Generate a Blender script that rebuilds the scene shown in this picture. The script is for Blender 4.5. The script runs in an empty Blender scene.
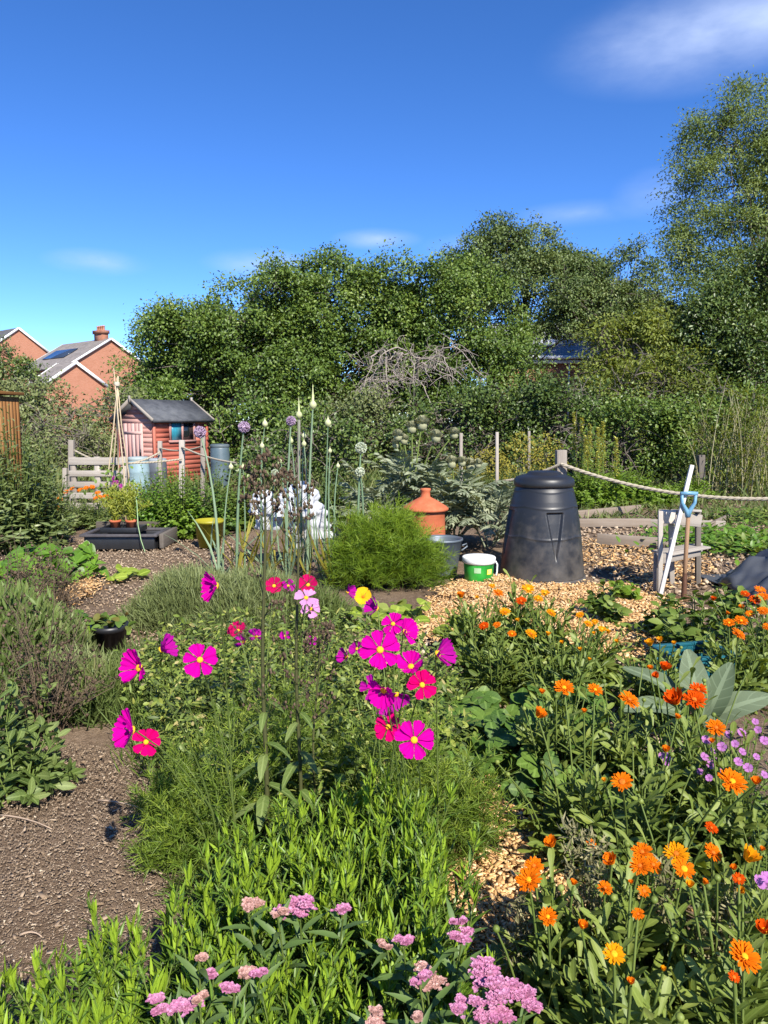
import bpy, math
import numpy as np
from mathutils import Vector, Matrix

rng = np.random.default_rng(11)
SC = bpy.context.scene
COL = SC.collection
PI = math.pi
FPX, PITCH, EYE = 739.0, math.radians(7.1), 1.5
SP, CP = math.sin(PITCH), math.cos(PITCH)

# ------------------------------------------------------------------ survey: bearings in the photograph to metres
def ray(px, py):
    u, v = (px - 384) / FPX, (512 - py) / FPX
    return np.array([u, CP + v * SP, -SP + v * CP])
def at(px, py, Y):
    d = ray(px, py); return np.array([0, 0, EYE]) + d * (Y / d[1])
def gp(px, py, z=0.0):
    d = ray(px, py); return np.array([0, 0, EYE]) + d * ((z - EYE) / d[2])
def gx(px, Y, z=0.0):
    """a point on the ground at depth Y along the bearing px"""
    return np.array([(px - 384) / FPX * (Y * CP + (EYE - z) * SP), Y, z])
def m_per_px(Y): return Y / FPX

def nz(v):
    return v / np.maximum(np.linalg.norm(v, axis=-1, keepdims=True), 1e-9)
def fnoise(p, f, seed=0):
    """cheap smooth noise in about -1..1"""
    r = np.random.default_rng(seed); s = 0
    for k in range(5):
        w = r.normal(size=3); w *= f * (0.7 + 0.25 * k) / np.linalg.norm(w)
        s = s + np.sin(p @ w * 6.28 + r.uniform(0, 6.28)) / (1 + .25 * k)
    return s / 2.6

# ------------------------------------------------------------------ mesh accumulator
class G:
    def __init__(s): s.V, s.F, s.R, s.L, s.n, s.M = [], [], [], [], 0, []
    def add(s, v, f, r=0.5, lc=None, m=0):
        v = np.asarray(v, float).reshape(-1, 3); f = np.asarray(f, int)
        s.V.append(v); s.F.append(f + s.n); s.n += len(v)
        s.R.append(np.broadcast_to(np.asarray(r, float), (len(v),)).copy())
        s.L.append(v * 0 if lc is None else np.asarray(lc, float).reshape(-1, 3))
        s.M.append(np.broadcast_to(np.asarray(m, int), (len(f),)).copy())
    def build(s, name, mats, parent=None, origin=None, smooth=False, bevel=0):
        V = np.concatenate(s.V) if s.V else np.zeros((0, 3))
        if origin is None and parent is not None:
            p, o = parent, Vector((0, 0, 0))
            while p is not None: o += p.location; p = p.parent
            origin = o
        if origin is not None: V = V - np.array(origin)
        me = bpy.data.meshes.new(name)
        me.vertices.add(len(V)); me.vertices.foreach_set('co', V.ravel())
        nl = sum(f.size for f in s.F); nf = sum(len(f) for f in s.F)
        me.loops.add(nl); me.polygons.add(nf)
        me.loops.foreach_set('vertex_index', np.concatenate([f.ravel() for f in s.F]))
        tot = np.concatenate([np.full(len(f), f.shape[1]) for f in s.F])
        st = np.concatenate([[0], np.cumsum(tot)[:-1]])
        me.polygons.foreach_set('loop_start', st)
        me.polygons.foreach_set('material_index', np.concatenate(s.M))
        if smooth: me.polygons.foreach_set('use_smooth', np.ones(nf, bool))
        me.update(calc_edges=True)
        a = me.attributes.new('rnd', 'FLOAT', 'POINT'); a.data.foreach_set('value', np.concatenate(s.R))
        b = me.attributes.new('lc', 'FLOAT_VECTOR', 'POINT'); b.data.foreach_set('vector', np.concatenate(s.L).ravel())
        for m in (mats if isinstance(mats, (list, tuple)) else [mats]): me.materials.append(m)
        o = bpy.data.objects.new(name, me); COL.objects.link(o)
        if parent is not None: o.parent = parent
        if bevel:
            b = o.modifiers.new('bevel', 'BEVEL'); b.width = bevel; b.segments = 2; b.limit_method = 'ANGLE'
        return o

# leaf outlines: rows of (along, width)
LANCE = ((0, .12), (.25, .9), (.55, .85), (.8, .45), (1, .03))
OVAL = ((0, .12), (.15, .62), (.42, 1), (.72, .8), (.92, .38), (1, .04))
SPAT = ((0, .3), (.35, .5), (.7, 1), (.9, .75), (1, .15))
BLADE = ((0, .8), (.45, 1), (.8, .6), (1, .05))
ROUND = ((0, .2), (.1, .75), (.35, 1), (.65, .95), (.88, .6), (1, .12))
HEART = ((0, .55), (.06, .95), (.3, 1), (.6, .7), (.85, .3), (1, .03))
THREAD = ((0, 1), (1, .4))

def leaves(g, base, d, n, L, W, prof=LANCE, fold=.12, droop=.15, rnd=None, m=0, wave=0):
    base = np.asarray(base, float).reshape(-1, 3); N = len(base)
    if N == 0: return
    d = nz(np.broadcast_to(d, (N, 3))); s = nz(np.cross(d, np.broadcast_to(n, (N, 3)) + 1e-4)); nn = np.cross(s, d)
    L = np.broadcast_to(L, (N,))[:, None, None]; W = np.broadcast_to(W, (N,))[:, None, None]
    droop = np.broadcast_to(droop, (N,))[:, None, None]
    rnd = rng.random(N) if rnd is None else np.broadcast_to(rnd, (N,))
    pr = np.array(prof); t = pr[:, 0][None, :, None]; w = pr[:, 1][None, :, None]; K = len(pr)
    mid = base[:, None] + d[:, None] * L * t - nn[:, None] * (droop * L * t * t)
    wv = 0 if not wave else (wave * W * np.sin(t * 9 + rng.uniform(0, 6, (N, 1, 1))))
    lift = nn[:, None] * (fold * W * w + wv)
    side = s[:, None] * (.5 * W * w)
    v = np.stack([mid - side + lift, mid, mid + side + lift], 2)           # N,K,3,3
    ids = np.arange(N * K * 3).reshape(N, K, 3)
    f = np.stack([ids[:, :-1, :-1], ids[:, :-1, 1:], ids[:, 1:, 1:], ids[:, 1:, :-1]], -1).reshape(-1, 4)
    lc = np.zeros((N, K, 3, 3)); lc[..., 0] = t; lc[..., 1] = np.array([-1, 0, 1]); lc[..., 2] = rnd[:, None, None]
    g.add(v.reshape(-1, 3), f, np.repeat(rnd, K * 3), lc, m)

def rhombs(g, base, d, n, L, W, rnd, m=0):
    """far leaves: a folded lozenge of four points"""
    N = len(base); d = nz(d); s = nz(np.cross(d, n + 1e-4)); nn = np.cross(s, d)
    L = np.broadcast_to(L, (N,))[:, None]; W = np.broadcast_to(W, (N,))[:, None]
    md = base + d * L * .45
    v = np.stack([base, md - s * W * .5 + nn * W * .12, base + d * L - nn * L * .12, md + s * W * .5 + nn * W * .12], 1)
    i = np.arange(N * 4).reshape(N, 4)
    f = np.concatenate([i[:, [0, 2, 1]], i[:, [0, 3, 2]]])
    g.add(v.reshape(-1, 3), f, np.repeat(np.broadcast_to(rnd, (N,)), 4), None, m)

def tubes(g, Pth, rad, sides=5, rnd=.5, m=0, cap=False):
    Pth = np.asarray(Pth, float)
    if Pth.ndim == 2: Pth = Pth[None]
    N, K, _ = Pth.shape
    rad = np.broadcast_to(rad, (N, K))
    T = nz(np.gradient(Pth, axis=1))
    ref = np.where(np.abs(T[..., 2:3]) > .85, np.array([1., .13, 0]), np.array([.05, .1, 1.]))
    ref = np.broadcast_to(ref[:, K // 2][:, None], T.shape)
    u = nz(np.cross(T, ref)); v = np.cross(T, u)
    a = np.arange(sides) / sides * 2 * PI
    ring = Pth[:, :, None] + rad[..., None, None] * (u[:, :, None] * np.cos(a)[:, None] + v[:, :, None] * np.sin(a)[:, None])
    i = np.arange(N * K * sides).reshape(N, K, sides); j = np.roll(i, -1, 2)
    f = np.stack([i[:, :-1], j[:, :-1], j[:, 1:], i[:, 1:]], -1).reshape(-1, 4)
    lc = np.zeros((N, K, sides, 3)); lc[..., 0] = np.linspace(0, 1, K)[None, :, None]
    lc[..., 1] = np.cos(a); lc[..., 2] = np.sin(a)
    rnd = np.broadcast_to(rnd, (N,))
    off = g.n
    g.add(ring.reshape(-1, 3), f, np.repeat(rnd, K * sides), lc, m)
    if cap:
        g.F.append(i[:, -1] + off); g.M.append(np.full(N, m)); g.F.append(i[:, 0, ::-1] + off); g.M.append(np.full(N, m))

def arc(p0, p1, bend, K=6):
    """a curve from p0 to p1 that leaves p0 along bend; vectorised"""
    p0, p1 = np.atleast_2d(p0), np.atleast_2d(p1); t = np.linspace(0, 1, K)[None, :, None]
    c = p0 + bend
    return (1 - t) ** 2 * p0[:, None] + 2 * t * (1 - t) * c[:, None] + t * t * p1[:, None]

CUBE = np.array([[x, y, z] for x in (-1, 1) for y in (-1, 1) for z in (-1, 1)]) * .5
CF = np.array([[0, 1, 3, 2], [4, 6, 7, 5], [0, 4, 5, 1], [2, 3, 7, 6], [0, 2, 6, 4], [1, 5, 7, 3]])
def boxes(g, c, size, axes=None, rnd=None, m=0):
    c = np.asarray(c, float).reshape(-1, 3); N = len(c); size = np.broadcast_to(size, (N, 3))
    axes = np.broadcast_to(np.eye(3) if axes is None else axes, (N, 3, 3))       # rows are the local axes
    rnd = rng.random(N) if rnd is None else np.broadcast_to(rnd, (N,))
    loc = CUBE[None] * size[:, None]
    v = c[:, None] + np.einsum('nki,nij->nkj', loc, axes)
    f = (CF[None] + (np.arange(N) * 8)[:, None, None]).reshape(-1, 4)
    lc = loc + rnd[:, None, None] * 17.0
    # the grain runs along the longest side
    k = np.argmax(size, 1); lc = np.stack([np.roll(l, -kk, 1) for l, kk in zip(lc, k)]) if N < 400 else lc
    g.add(v.reshape(-1, 3), f, np.repeat(rnd, 8), lc.reshape(-1, 3), m)
def beam(g, a, b, w, t, up=(0, 0, 1), rnd=None, m=0):
    """a plank from a to b, w wide across, t thick"""
    a, b = np.asarray(a, float), np.asarray(b, float); x = nz(b - a); y = nz(np.cross(np.asarray(up, float), x)); z = np.cross(x, y)
    boxes(g, (a + b) / 2, (np.linalg.norm(b - a), w, t), np.stack([x, y, z])[None], rnd, m)
def rotz(a): c, s = math.cos(a), math.sin(a); return np.array([[c, s, 0], [-s, c, 0], [0, 0, 1.]])
def rand_axes(N, flat=.35):
    x = nz(rng.normal(size=(N, 3)) * [1, 1, flat]); z = nz(np.array([0, 0, 1.]) + rng.normal(size=(N, 3)) * flat); y = nz(np.cross(z, x)); z = np.cross(x, y)
    return np.stack([x, y, z], 1)

def lathe(g, prof, c, seg=32, rnd=.5, m=0, disp=None, closed=True):
    prof = np.array(prof, float); a = np.arange(seg) / seg * 2 * PI
    r = np.repeat(prof[:, 0][:, None], seg, 1); z = np.repeat(prof[:, 1][:, None], seg, 1)
    A = np.repeat(a[None], len(prof), 0)
    if disp is not None: r = r + disp(A, z, r)
    v = np.stack([r * np.cos(A), r * np.sin(A), z], -1)
    i = np.arange(len(prof) * seg).reshape(-1, seg); j = np.roll(i, -1, 1)
    f = np.stack([i[:-1], j[:-1], j[1:], i[1:]], -1).reshape(-1, 4)
    lc = np.stack([A / 6.28, z, r], -1)
    g.add(v.reshape(-1, 3) + np.array(c), f, rnd, lc, m)

def in_poly(p, poly):
    x, y = p[:, 0], p[:, 1]; ins = np.zeros(len(p), bool); n = len(poly)
    for i in range(n):
        x1, y1 = poly[i][:2]; x2, y2 = poly[(i + 1) % n][:2]
        c = ((y1 > y) != (y2 > y)) & (x < (x2 - x1) * (y - y1) / (y2 - y1 + 1e-12) + x1); ins ^= c
    return ins
def scatter(poly, n):
    poly = np.array([q[:2] for q in poly]); lo, hi = poly.min(0), poly.max(0); out = []
    k = 0
    while k < n:
        p = rng.uniform(lo, hi, (max(n * 2, 50), 2)); p = p[in_poly(p, poly)]; out.append(p); k += len(p)
    p = np.concatenate(out)[:n]
    return np.concatenate([p, np.zeros((n, 1))], 1)
def pxpoly(pts, z=0): return [gp(x, y, z) for x, y in pts]

# ------------------------------------------------------------------ things
def tag(o, label=None, cat=None, group=None, kind=None):
    for k, v in (('label', label), ('category', cat), ('group', group), ('kind', kind)):
        if v: o[k] = v
    return o
def thing(name, label, cat, loc, group=None):
    o = bpy.data.objects.new(name, None); COL.objects.link(o); o.location = Vector([float(x) for x in loc]); o.empty_display_size = .1
    return tag(o, label, cat, group)
def single(g, name, label, cat, mats, loc, group=None, smooth=False, bevel=0, kind=None):
    o = g.build(name, mats, None, loc, smooth, bevel); o.location = Vector([float(x) for x in loc])
    return tag(o, label, cat, group, kind)
def place(me_obj, parent, pos, face=None, spin=0, scale=1, name=None):
    """a copy of a small mesh (and its children) at world pos, its +Z turned to face"""
    c = me_obj.copy(); COL.objects.link(c); c.parent = parent
    o = parent.location if parent is not None else Vector((0, 0, 0))
    c.location = Vector([float(x) for x in pos]) - o
    q = Vector((0, 0, 1)).rotation_difference(Vector([float(x) for x in face])) if face is not None else Matrix.Identity(3).to_quaternion()
    c.rotation_mode = 'QUATERNION'; c.rotation_quaternion = q @ Matrix.Rotation(spin, 3, 'Z').to_quaternion()
    c.scale = (scale,) * 3
    for ch in me_obj.children:
        k = ch.copy(); COL.objects.link(k); k.parent = c
    return c

# ------------------------------------------------------------------ materials
class NT:
    def __init__(s, name):
        s.m = bpy.data.materials.new(name); s.m.use_nodes = True; s.t = s.m.node_tree; s.t.nodes.clear()
        s.out = s.n('ShaderNodeOutputMaterial')
    def n(s, typ, **kw):
        x = s.t.nodes.new(typ)
        for k, v in kw.items():
            if hasattr(x, k): setattr(x, k, v)
        return x
    def link(s, a, b): s.t.links.new(a, b)
    def ramp(s, fac, stops, interp='LINEAR'):
        r = s.n('ShaderNodeValToRGB'); r.color_ramp.interpolation = interp; e = r.color_ramp.elements
        while len(e) < len(stops): e.new(.5)
        for el, (p, c) in zip(e, stops): el.position = p; el.color = (*c, 1)
        s.link(fac, r.inputs[0]); return r.outputs[0]
    def noise(s, vec, scale, detail=4, rough=.6):
        x = s.n('ShaderNodeTexNoise'); x.inputs['Scale'].default_value = scale; x.inputs['Detail'].default_value = detail; x.inputs['Roughness'].default_value = rough
        if vec is not None: s.link(vec, x.inputs['Vector'])
        return x.outputs['Fac']
    def attr(s, name, out='Fac'):
        a = s.n('ShaderNodeAttribute'); a.attribute_name = name; return a.outputs[out]
    def pos(s): return s.n('ShaderNodeNewGeometry').outputs['Position']
    def mul(s, vec, v):
        x = s.n('ShaderNodeVectorMath'); x.operation = 'MULTIPLY'; s.link(vec, x.inputs[0]); x.inputs[1].default_value = v; return x.outputs[0]
    def math(s, op, a, b=None):
        x = s.n('ShaderNodeMath'); x.operation = op
        for i, q in enumerate((a, b)):
            if q is None: continue
            if isinstance(q, (int, float)): x.inputs[i].default_value = q
            else: s.link(q, x.inputs[i])
        return x.outputs[0]
    def mix(s, fac, a, b, mode='MIX'):
        x = s.n('ShaderNodeMix'); x.data_type = 'RGBA'; x.blend_type = mode
        for i, q in ((0, fac), (6, a), (7, b)):
            if isinstance(q, (int, float)): x.inputs[i].default_value = q
            elif isinstance(q, tuple): x.inputs[i].default_value = (*q, 1)
            else: s.link(q, x.inputs[i])
        return x.outputs[2]
    def bump(s, h, strength=.5, dist=.01):
        b = s.n('ShaderNodeBump'); b.inputs['Strength'].default_value = strength; b.inputs['Distance'].default_value = dist; s.link(h, b.inputs['Height']); return b.outputs[0]
    def bsdf(s, col, rough=.6, spec=.3, nrm=None, metal=0, coat=0):
        p = s.n('ShaderNodeBsdfPrincipled')
        if isinstance(col, tuple): p.inputs['Base Color'].default_value = (*col, 1)
        else: s.link(col, p.inputs['Base Color'])
        if isinstance(rough, (int, float)): p.inputs['Roughness'].default_value = rough
        else: s.link(rough, p.inputs['Roughness'])
        p.inputs['Specular IOR Level'].default_value = spec; p.inputs['Metallic'].default_value = metal
        p.inputs['Coat Weight'].default_value = coat
        if nrm is not None: s.link(nrm, p.inputs['Normal'])
        return p.outputs[0]
    def done(s, sh): s.link(sh, s.out.inputs['Surface']); return s.m

def leaf_mat(name, stops, rough=.5, spec=.35, trans=.3, rib=0.0, tscale=1.5, wilt=.04):
    """leaf colours by a random value per leaf, a paler midrib, light let through"""
    t = NT(name); r = t.attr('rnd'); n = len(stops)
    c = t.ramp(r, [(i / max(n - 1, 1), s) for i, s in enumerate(stops)])
    nv = t.noise(t.pos(), 5, 2); c = t.mix(t.math('MULTIPLY', nv, .22), c, stops[-1] if n > 1 else stops[0])
    if rib:
        l = t.n('ShaderNodeSeparateXYZ'); t.link(t.attr('lc', 'Vector'), l.inputs[0])
        a = t.math('ABSOLUTE', l.outputs[1]); k = t.math('LESS_THAN', a, .16)
        vein = t.math('LESS_THAN', t.math('FRACT', t.math('ADD', t.math('MULTIPLY', l.outputs[0], 6.0), t.math('MULTIPLY', a, -1.2))), .14)
        k = t.math('MAXIMUM', k, t.math('MULTIPLY', vein, .5))
        c = t.mix(t.math('MULTIPLY', k, rib), c, tuple(min(1, x * 2.2 + .04) for x in stops[-1]))
    p = t.bsdf(c, rough, spec)
    tr = t.n('ShaderNodeBsdfTranslucent'); t.link(t.mix(1.0, c, (tscale * 1.15, tscale, tscale * .35), 'MULTIPLY'), tr.inputs[0])
    mx = t.n('ShaderNodeMixShader'); mx.inputs[0].default_value = trans; t.link(p, mx.inputs[1]); t.link(tr.outputs[0], mx.inputs[2])
    return t.done(mx.outputs[0])
def petal_mat(name, base, tip, trans=.3, rough=.6, streak=.0):
    t = NT(name); l = t.n('ShaderNodeSeparateXYZ'); t.link(t.attr('lc', 'Vector'), l.inputs[0])
    c = t.ramp(l.outputs[0], [(0, base), (.35, tip), (1, tip)])
    v = t.attr('rnd'); c = t.mix(t.math('MULTIPLY', v, .35), c, tuple(x * .6 for x in tip))
    vn = t.noise(t.mul(t.attr('lc', 'Vector'), (1.2, 9.0, 0)), 1.6, 2); c = t.mix(t.math('MULTIPLY', t.math('GREATER_THAN', vn, .56), .28), c, tuple(x * .55 for x in tip))
    p = t.bsdf(c, .85, .04); tr = t.n('ShaderNodeBsdfTranslucent'); t.link(c, tr.inputs[0])
    mx = t.n('ShaderNodeMixShader'); mx.inputs[0].default_value = trans; t.link(p, mx.inputs[1]); t.link(tr.outputs[0], mx.inputs[2])
    return t.done(mx.outputs[0])
def mottled(name, stops, scale=8, rough=.7, spec=.25, bump=.3, dist=.005, metal=0, detail=5):
    t = NT(name); n = t.noise(t.pos(), scale, detail, .65)
    c = t.ramp(n, [(.25 + .5 * i / max(len(stops) - 1, 1), s) for i, s in enumerate(stops)])
    return t.done(t.bsdf(c, rough, spec, t.bump(t.noise(t.pos(), scale * 5, 4), bump, dist), metal))
def wood(name, stops, rough=.8, grain=1.0):
    """planks: a tone per board, grain along the board"""
    t = NT(name); lc = t.attr('lc', 'Vector'); g = t.noise(t.mul(lc, (1.6, 38 * grain, 38 * grain)), 1, 5, .6)
    st = t.noise(lc, 3, 3); f = t.math('ADD', t.math('MULTIPLY', g, .6), t.math('ADD', t.math('MULTIPLY', t.attr('rnd'), .35), t.math('MULTIPLY', st, .25)))
    c = t.ramp(f, [(.2 + .65 * i / max(len(stops) - 1, 1), s) for i, s in enumerate(stops)])
    return t.done(t.bsdf(c, rough, .2, t.bump(g, .4, .004)))
# ------------------------------------------------------------------ camera, sky, sun
cam = bpy.data.cameras.new('camera'); cam.sensor_fit = 'VERTICAL'; cam.sensor_height = 36; cam.lens = 36 * FPX / 1024
cam.clip_end = 2000; cam.clip_start = .05
co = bpy.data.objects.new('camera', cam); COL.objects.link(co); co.location = (0, 0, EYE); co.rotation_euler = (PI / 2 - PITCH, 0, 0); SC.camera = co

SUN_EL, SUN_AZ = math.radians(40), math.radians(156)      # azimuth clockwise from +Y: behind the viewer, to the right
sdir = Vector((math.sin(SUN_AZ) * math.cos(SUN_EL), math.cos(SUN_AZ) * math.cos(SUN_EL), math.sin(SUN_EL)))
sl = bpy.data.lights.new('sun', 'SUN'); sl.energy = 5.0; sl.angle = math.radians(.53); sl.color = (1, .94, .84)
so = bpy.data.objects.new('sun', sl); COL.objects.link(so); so.rotation_euler = sdir.to_track_quat('Z', 'Y').to_euler(); so.location = (6, -10, 12)

W = bpy.data.worlds.new('World'); SC.world = W; W.use_nodes = True; wt = W.node_tree; wt.nodes.clear()
def wn(typ, **kw):
    x = wt.nodes.new(typ)
    for k, v in kw.items(): setattr(x, k, v)
    return x
sky = wn('ShaderNodeTexSky', sky_type='NISHITA', sun_disc=False, sun_elevation=SUN_EL, sun_rotation=SUN_AZ, altitude=100, air_density=.55, dust_density=0, ozone_density=4.0)
hs = wn('ShaderNodeHueSaturation'); hs.inputs['Saturation'].default_value = 1.2; hs.inputs['Hue'].default_value = .5075
wt.links.new(sky.outputs[0], hs.inputs['Color'])
tc = wn('ShaderNodeTexCoord')
def cloud(px, py, sx, sy, dens, seed):
    """a wisp round one direction of the sky: distance in an ellipse, broken up by noise"""
    d = ray(px, py); d = d / np.linalg.norm(d)
    e = np.cross(d, [0, 0, 1]); e /= np.linalg.norm(e); n = np.cross(e, d)
    def dot(v, s):
        x = wn('ShaderNodeVectorMath', operation='DOT_PRODUCT'); wt.links.new(tc.outputs['Generated'], x.inputs[0]); x.inputs[1].default_value = tuple(v * s); return x.outputs['Value']
    a, b, f = dot(e, FPX / sx), dot(n, FPX / sy), dot(d, 1)
    def m(op, p, q=None):
        x = wn('ShaderNodeMath', operation=op)
        for i, z in enumerate((p, q)):
            if z is None: continue
            if isinstance(z, (int, float)): x.inputs[i].default_value = z
            else: wt.links.new(z, x.inputs[i])
        return x.outputs[0]
    r2 = m('ADD', m('MULTIPLY', a, a), m('MULTIPLY', b, b))
    g = m('MAXIMUM', m('SUBTRACT', 1, m('SQRT', r2)), 0)
    no = wn('ShaderNodeTexNoise'); no.inputs['Scale'].default_value = 9; no.inputs['Detail'].default_value = 6; no.inputs['Roughness'].default_value = .55
    mp = wn('ShaderNodeMapping'); mp.inputs['Location'].default_value = (seed, seed * .7, 0); mp.inputs['Scale'].default_value = (1, 1, 2.6)
    wt.links.new(tc.outputs['Generated'], mp.inputs[0]); wt.links.new(mp.outputs[0], no.inputs['Vector'])
    k = m('MULTIPLY', m('POWER', g, 1.3), m('MULTIPLY', m('MAXIMUM', m('SUBTRACT', no.outputs['Fac'], .25), 0), dens))
    k = m('MULTIPLY', k, m('GREATER_THAN', f, 0)); return m('MINIMUM', k, .85)
col = hs.outputs[0]
for q in ((705, 34, 135, 46, 1.7, 1), (765, 14, 95, 40, 1.5, 3), (98, 262, 50, 13, 1.5, 5), (377, 239, 46, 11, 1.9, 7), (262, 264, 60, 16, 1.6, 9), (655, 194, 40, 24, 1.0, 11), (580, 213, 66, 13, .8, 13), (470, 245, 50, 12, 1.2, 15)):
    mx = wn('ShaderNodeMix', data_type='RGBA'); wt.links.new(cloud(*q), mx.inputs[0]); wt.links.new(col, mx.inputs[6]); mx.inputs[7].default_value = (2.9, 3.5, 5.0, 1); col = mx.outputs[2]
bg = wn('ShaderNodeBackground'); bg.inputs[1].default_value = .15; wt.links.new(col, bg.inputs[0])
wo = wn('ShaderNodeOutputWorld'); wt.links.new(bg.outputs[0], wo.inputs[0])
vs = SC.view_settings; vs.view_transform = 'Standard'; vs.look = 'None'; vs.exposure = 0.82; vs.gamma = 1
SC.cycles.max_bounces = 5; SC.cycles.diffuse_bounces = 2; SC.cycles.transmission_bounces = 2; SC.cycles.glossy_bounces = 2
SC.cycles.caustics_reflective = SC.cycles.caustics_refractive = False

# ------------------------------------------------------------------ ground
def warp(n, lo, hi, near):
    t = np.linspace(-1, 1, n); s = np.sign(t) * (np.abs(t) * near + (np.abs(t) ** 5) * (hi - near)); return s
xs = warp(161, 0, 500, 9); ys = warp(161, 0, 500, 11) + 4
X, Y = np.meshgrid(xs, ys, indexing='ij'); Pg = np.stack([X, Y, X * 0], -1).reshape(-1, 3)
Pg[:, 2] = -.022 + .02 * fnoise(Pg, .8, 3) * (np.abs(Pg[:, 1] - 4) < 12)
g = G(); i = np.arange(161 * 161).reshape(161, 161)
g.add(Pg, np.stack([i[:-1, :-1], i[1:, :-1], i[1:, 1:], i[:-1, 1:]], -1).reshape(-1, 4))
t = NT('soil'); p_ = t.pos(); n1 = t.noise(p_, 1.3, 4); n2 = t.noise(p_, 34, 6, .7); n3 = t.noise(p_, 150, 3, .7)
c = t.ramp(t.math('ADD', t.math('MULTIPLY', n2, .6), t.math('MULTIPLY', n3, .4)), [(.3, (.10, .068, .044)), (.47, (.205, .145, .098)), (.58, (.29, .212, .148)), (.72, (.40, .305, .22))])
c = t.mix(t.ramp(n1, [(.42, (0, 0, 0)), (.62, (.6, .6, .6))]), c, t.mix(1.0, c, (.62, .58, .55), 'MULTIPLY'))
h = t.math('ADD', t.math('MULTIPLY', n2, 1.0), t.math('MULTIPLY', n3, .5))
soil = t.done(t.bsdf(c, .95, .1, t.bump(h, .8, .03)))
tag(g.build('ground', soil), kind='structure')

def sheet(name, poly, mat, z, cuts=5, wob=.06):
    poly = np.array([q[:2] for q in poly]); out = []
    for a, b in zip(poly, np.roll(poly, -1, 0)):
        for k in range(cuts):
            q = a + (b - a) * k / cuts; nrm_ = np.array([-(b - a)[1], (b - a)[0]]); nrm_ = nrm_ / (np.linalg.norm(nrm_) + 1e-9)
            out.append(q + nrm_ * rng.normal() * wob * (k > 0))
    out = np.array(out); cen = out.mean(0)
    bm = G(); v = np.concatenate([[[*cen, z]], np.c_[out, np.full(len(out), z)]]); n = len(out)
    bm.add(v, [[0, 1 + k, 1 + (k + 1) % n] for k in range(n)])
    return tag(bm.build(name, mat), kind='structure')
t = NT('woodchip_bed'); p_ = t.pos(); n2 = t.noise(p_, 55, 5, .7); v = t.n('ShaderNodeTexVoronoi'); v.inputs['Scale'].default_value = 60; t.link(p_, v.inputs['Vector'])
c = t.ramp(n2, [(.3, (.13, .075, .04)), (.5, (.36, .23, .12)), (.7, (.55, .38, .22))])
chipbed = t.done(t.bsdf(c, .9, .15, t.bump(v.outputs['Distance'], .8, .02)))
PATH_BIN = pxpoly([(415, 640), (436, 600), (460, 583), (500, 578), (560, 588), (600, 585), (640, 590), (672, 605), (680, 630), (640, 662), (560, 650), (470, 640)])
PATH_MID = pxpoly([(455, 800), (500, 790), (560, 830), (620, 860), (640, 905), (600, 960), (520, 985), (470, 960), (440, 870)])
PATH_LEFT = pxpoly([(-60, 590), (0, 575), (50, 570), (92, 574), (98, 586), (70, 606), (20, 618), (-60, 630)])
PATH_FAR = pxpoly([(575, 560), (585, 540), (680, 545), (720, 560), (690, 590), (640, 585)])
for nm, pl in (('woodchip_path', PATH_BIN), ('woodchip_path', PATH_MID), ('woodchip_path', PATH_LEFT)): sheet(nm, pl, chipbed, .006)
t = NT('wood_chips'); chip_m = t.done(t.bsdf(t.ramp(t.attr('rnd'), [(0, (.24, .13, .055)), (.3, (.50, .29, .12)), (.65, (.66, .42, .19)), (1, (.80, .58, .34))]), .85, .15))
t = NT('bark_bits'); bark_m = t.done(t.bsdf(t.ramp(t.attr('rnd'), [(0, (.19, .135, .085)), (.5, (.30, .22, .15)), (.9, (.38, .29, .20)), (1, (.58, .48, .35))]), .9, .12))
g = G()
for poly, n, s in ((PATH_BIN, 24000, .95), (PATH_MID, 10000, .68), (PATH_LEFT, 7000, .9), (PATH_FAR, 1500, 1.2)):
    p = scatter(poly, n); p[:, 2] = .012 + .012 * rng.random(n) + .03 * np.maximum(0, fnoise(p, 2.2, 8))
    p[:, :2] += rng.normal(size=(n, 2)) * .06
    L_ = rng.uniform(.012, .042, n) * s
    boxes(g, p, np.stack([L_, L_ * rng.uniform(.25, .6, n), np.full(n, .004)], 1), rand_axes(n, .3))
tag(g.build('woodchip_mulch', chip_m), 'pale tan wood chips spread over the paths around the black bin', 'wood chips', kind='stuff')
g = G(); SOILP = pxpoly([(-80, 1000), (-80, 745), (60, 740), (170, 760), (200, 830), (190, 900), (170, 1010), (60, 1100), (-80, 1100)])
p = scatter(SOILP, 34000); n = len(p); p[:, 2] = -.002 + .008 * rng.random(n); L_ = np.exp(rng.normal(-5.85, .55, n))
boxes(g, p, np.stack([L_ * 1.5, L_ * rng.uniform(.3, .8, n), L_ * .25], 1), rand_axes(n, .3))
p = scatter(pxpoly([(150, 700), (330, 640), (470, 600), (700, 640), (768, 700), (500, 860), (300, 800)]), 5000); n = len(p); p[:, 2] = .0; L_ = rng.uniform(.008, .03, n)
boxes(g, p, np.stack([L_, L_ * .5, L_ * .35], 1), rand_axes(n, .5))
p = scatter(pxpoly([(-80, 720), (-20, 540), (230, 535), (260, 570), (120, 700)]), 9000); n = len(p); p[:, 2] = -.004; L_ = rng.uniform(.008, .026, n)
boxes(g, p, np.stack([L_, L_ * .5, L_ * .35], 1), rand_axes(n, .5))
p = scatter(pxpoly([(390, 660), (520, 560), (590, 520), (900, 520), (900, 620), (600, 640)]), 6000); n = len(p); p[:, 2] = .0; L_ = rng.uniform(.012, .05, n)
boxes(g, p, np.stack([L_, L_ * .6, L_ * .4], 1), rand_axes(n, .5))
tag(g.build('bark_crumbs', bark_m), 'brown bark crumbs and clods littering the bare soil', 'bark mulch', kind='stuff')
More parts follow.
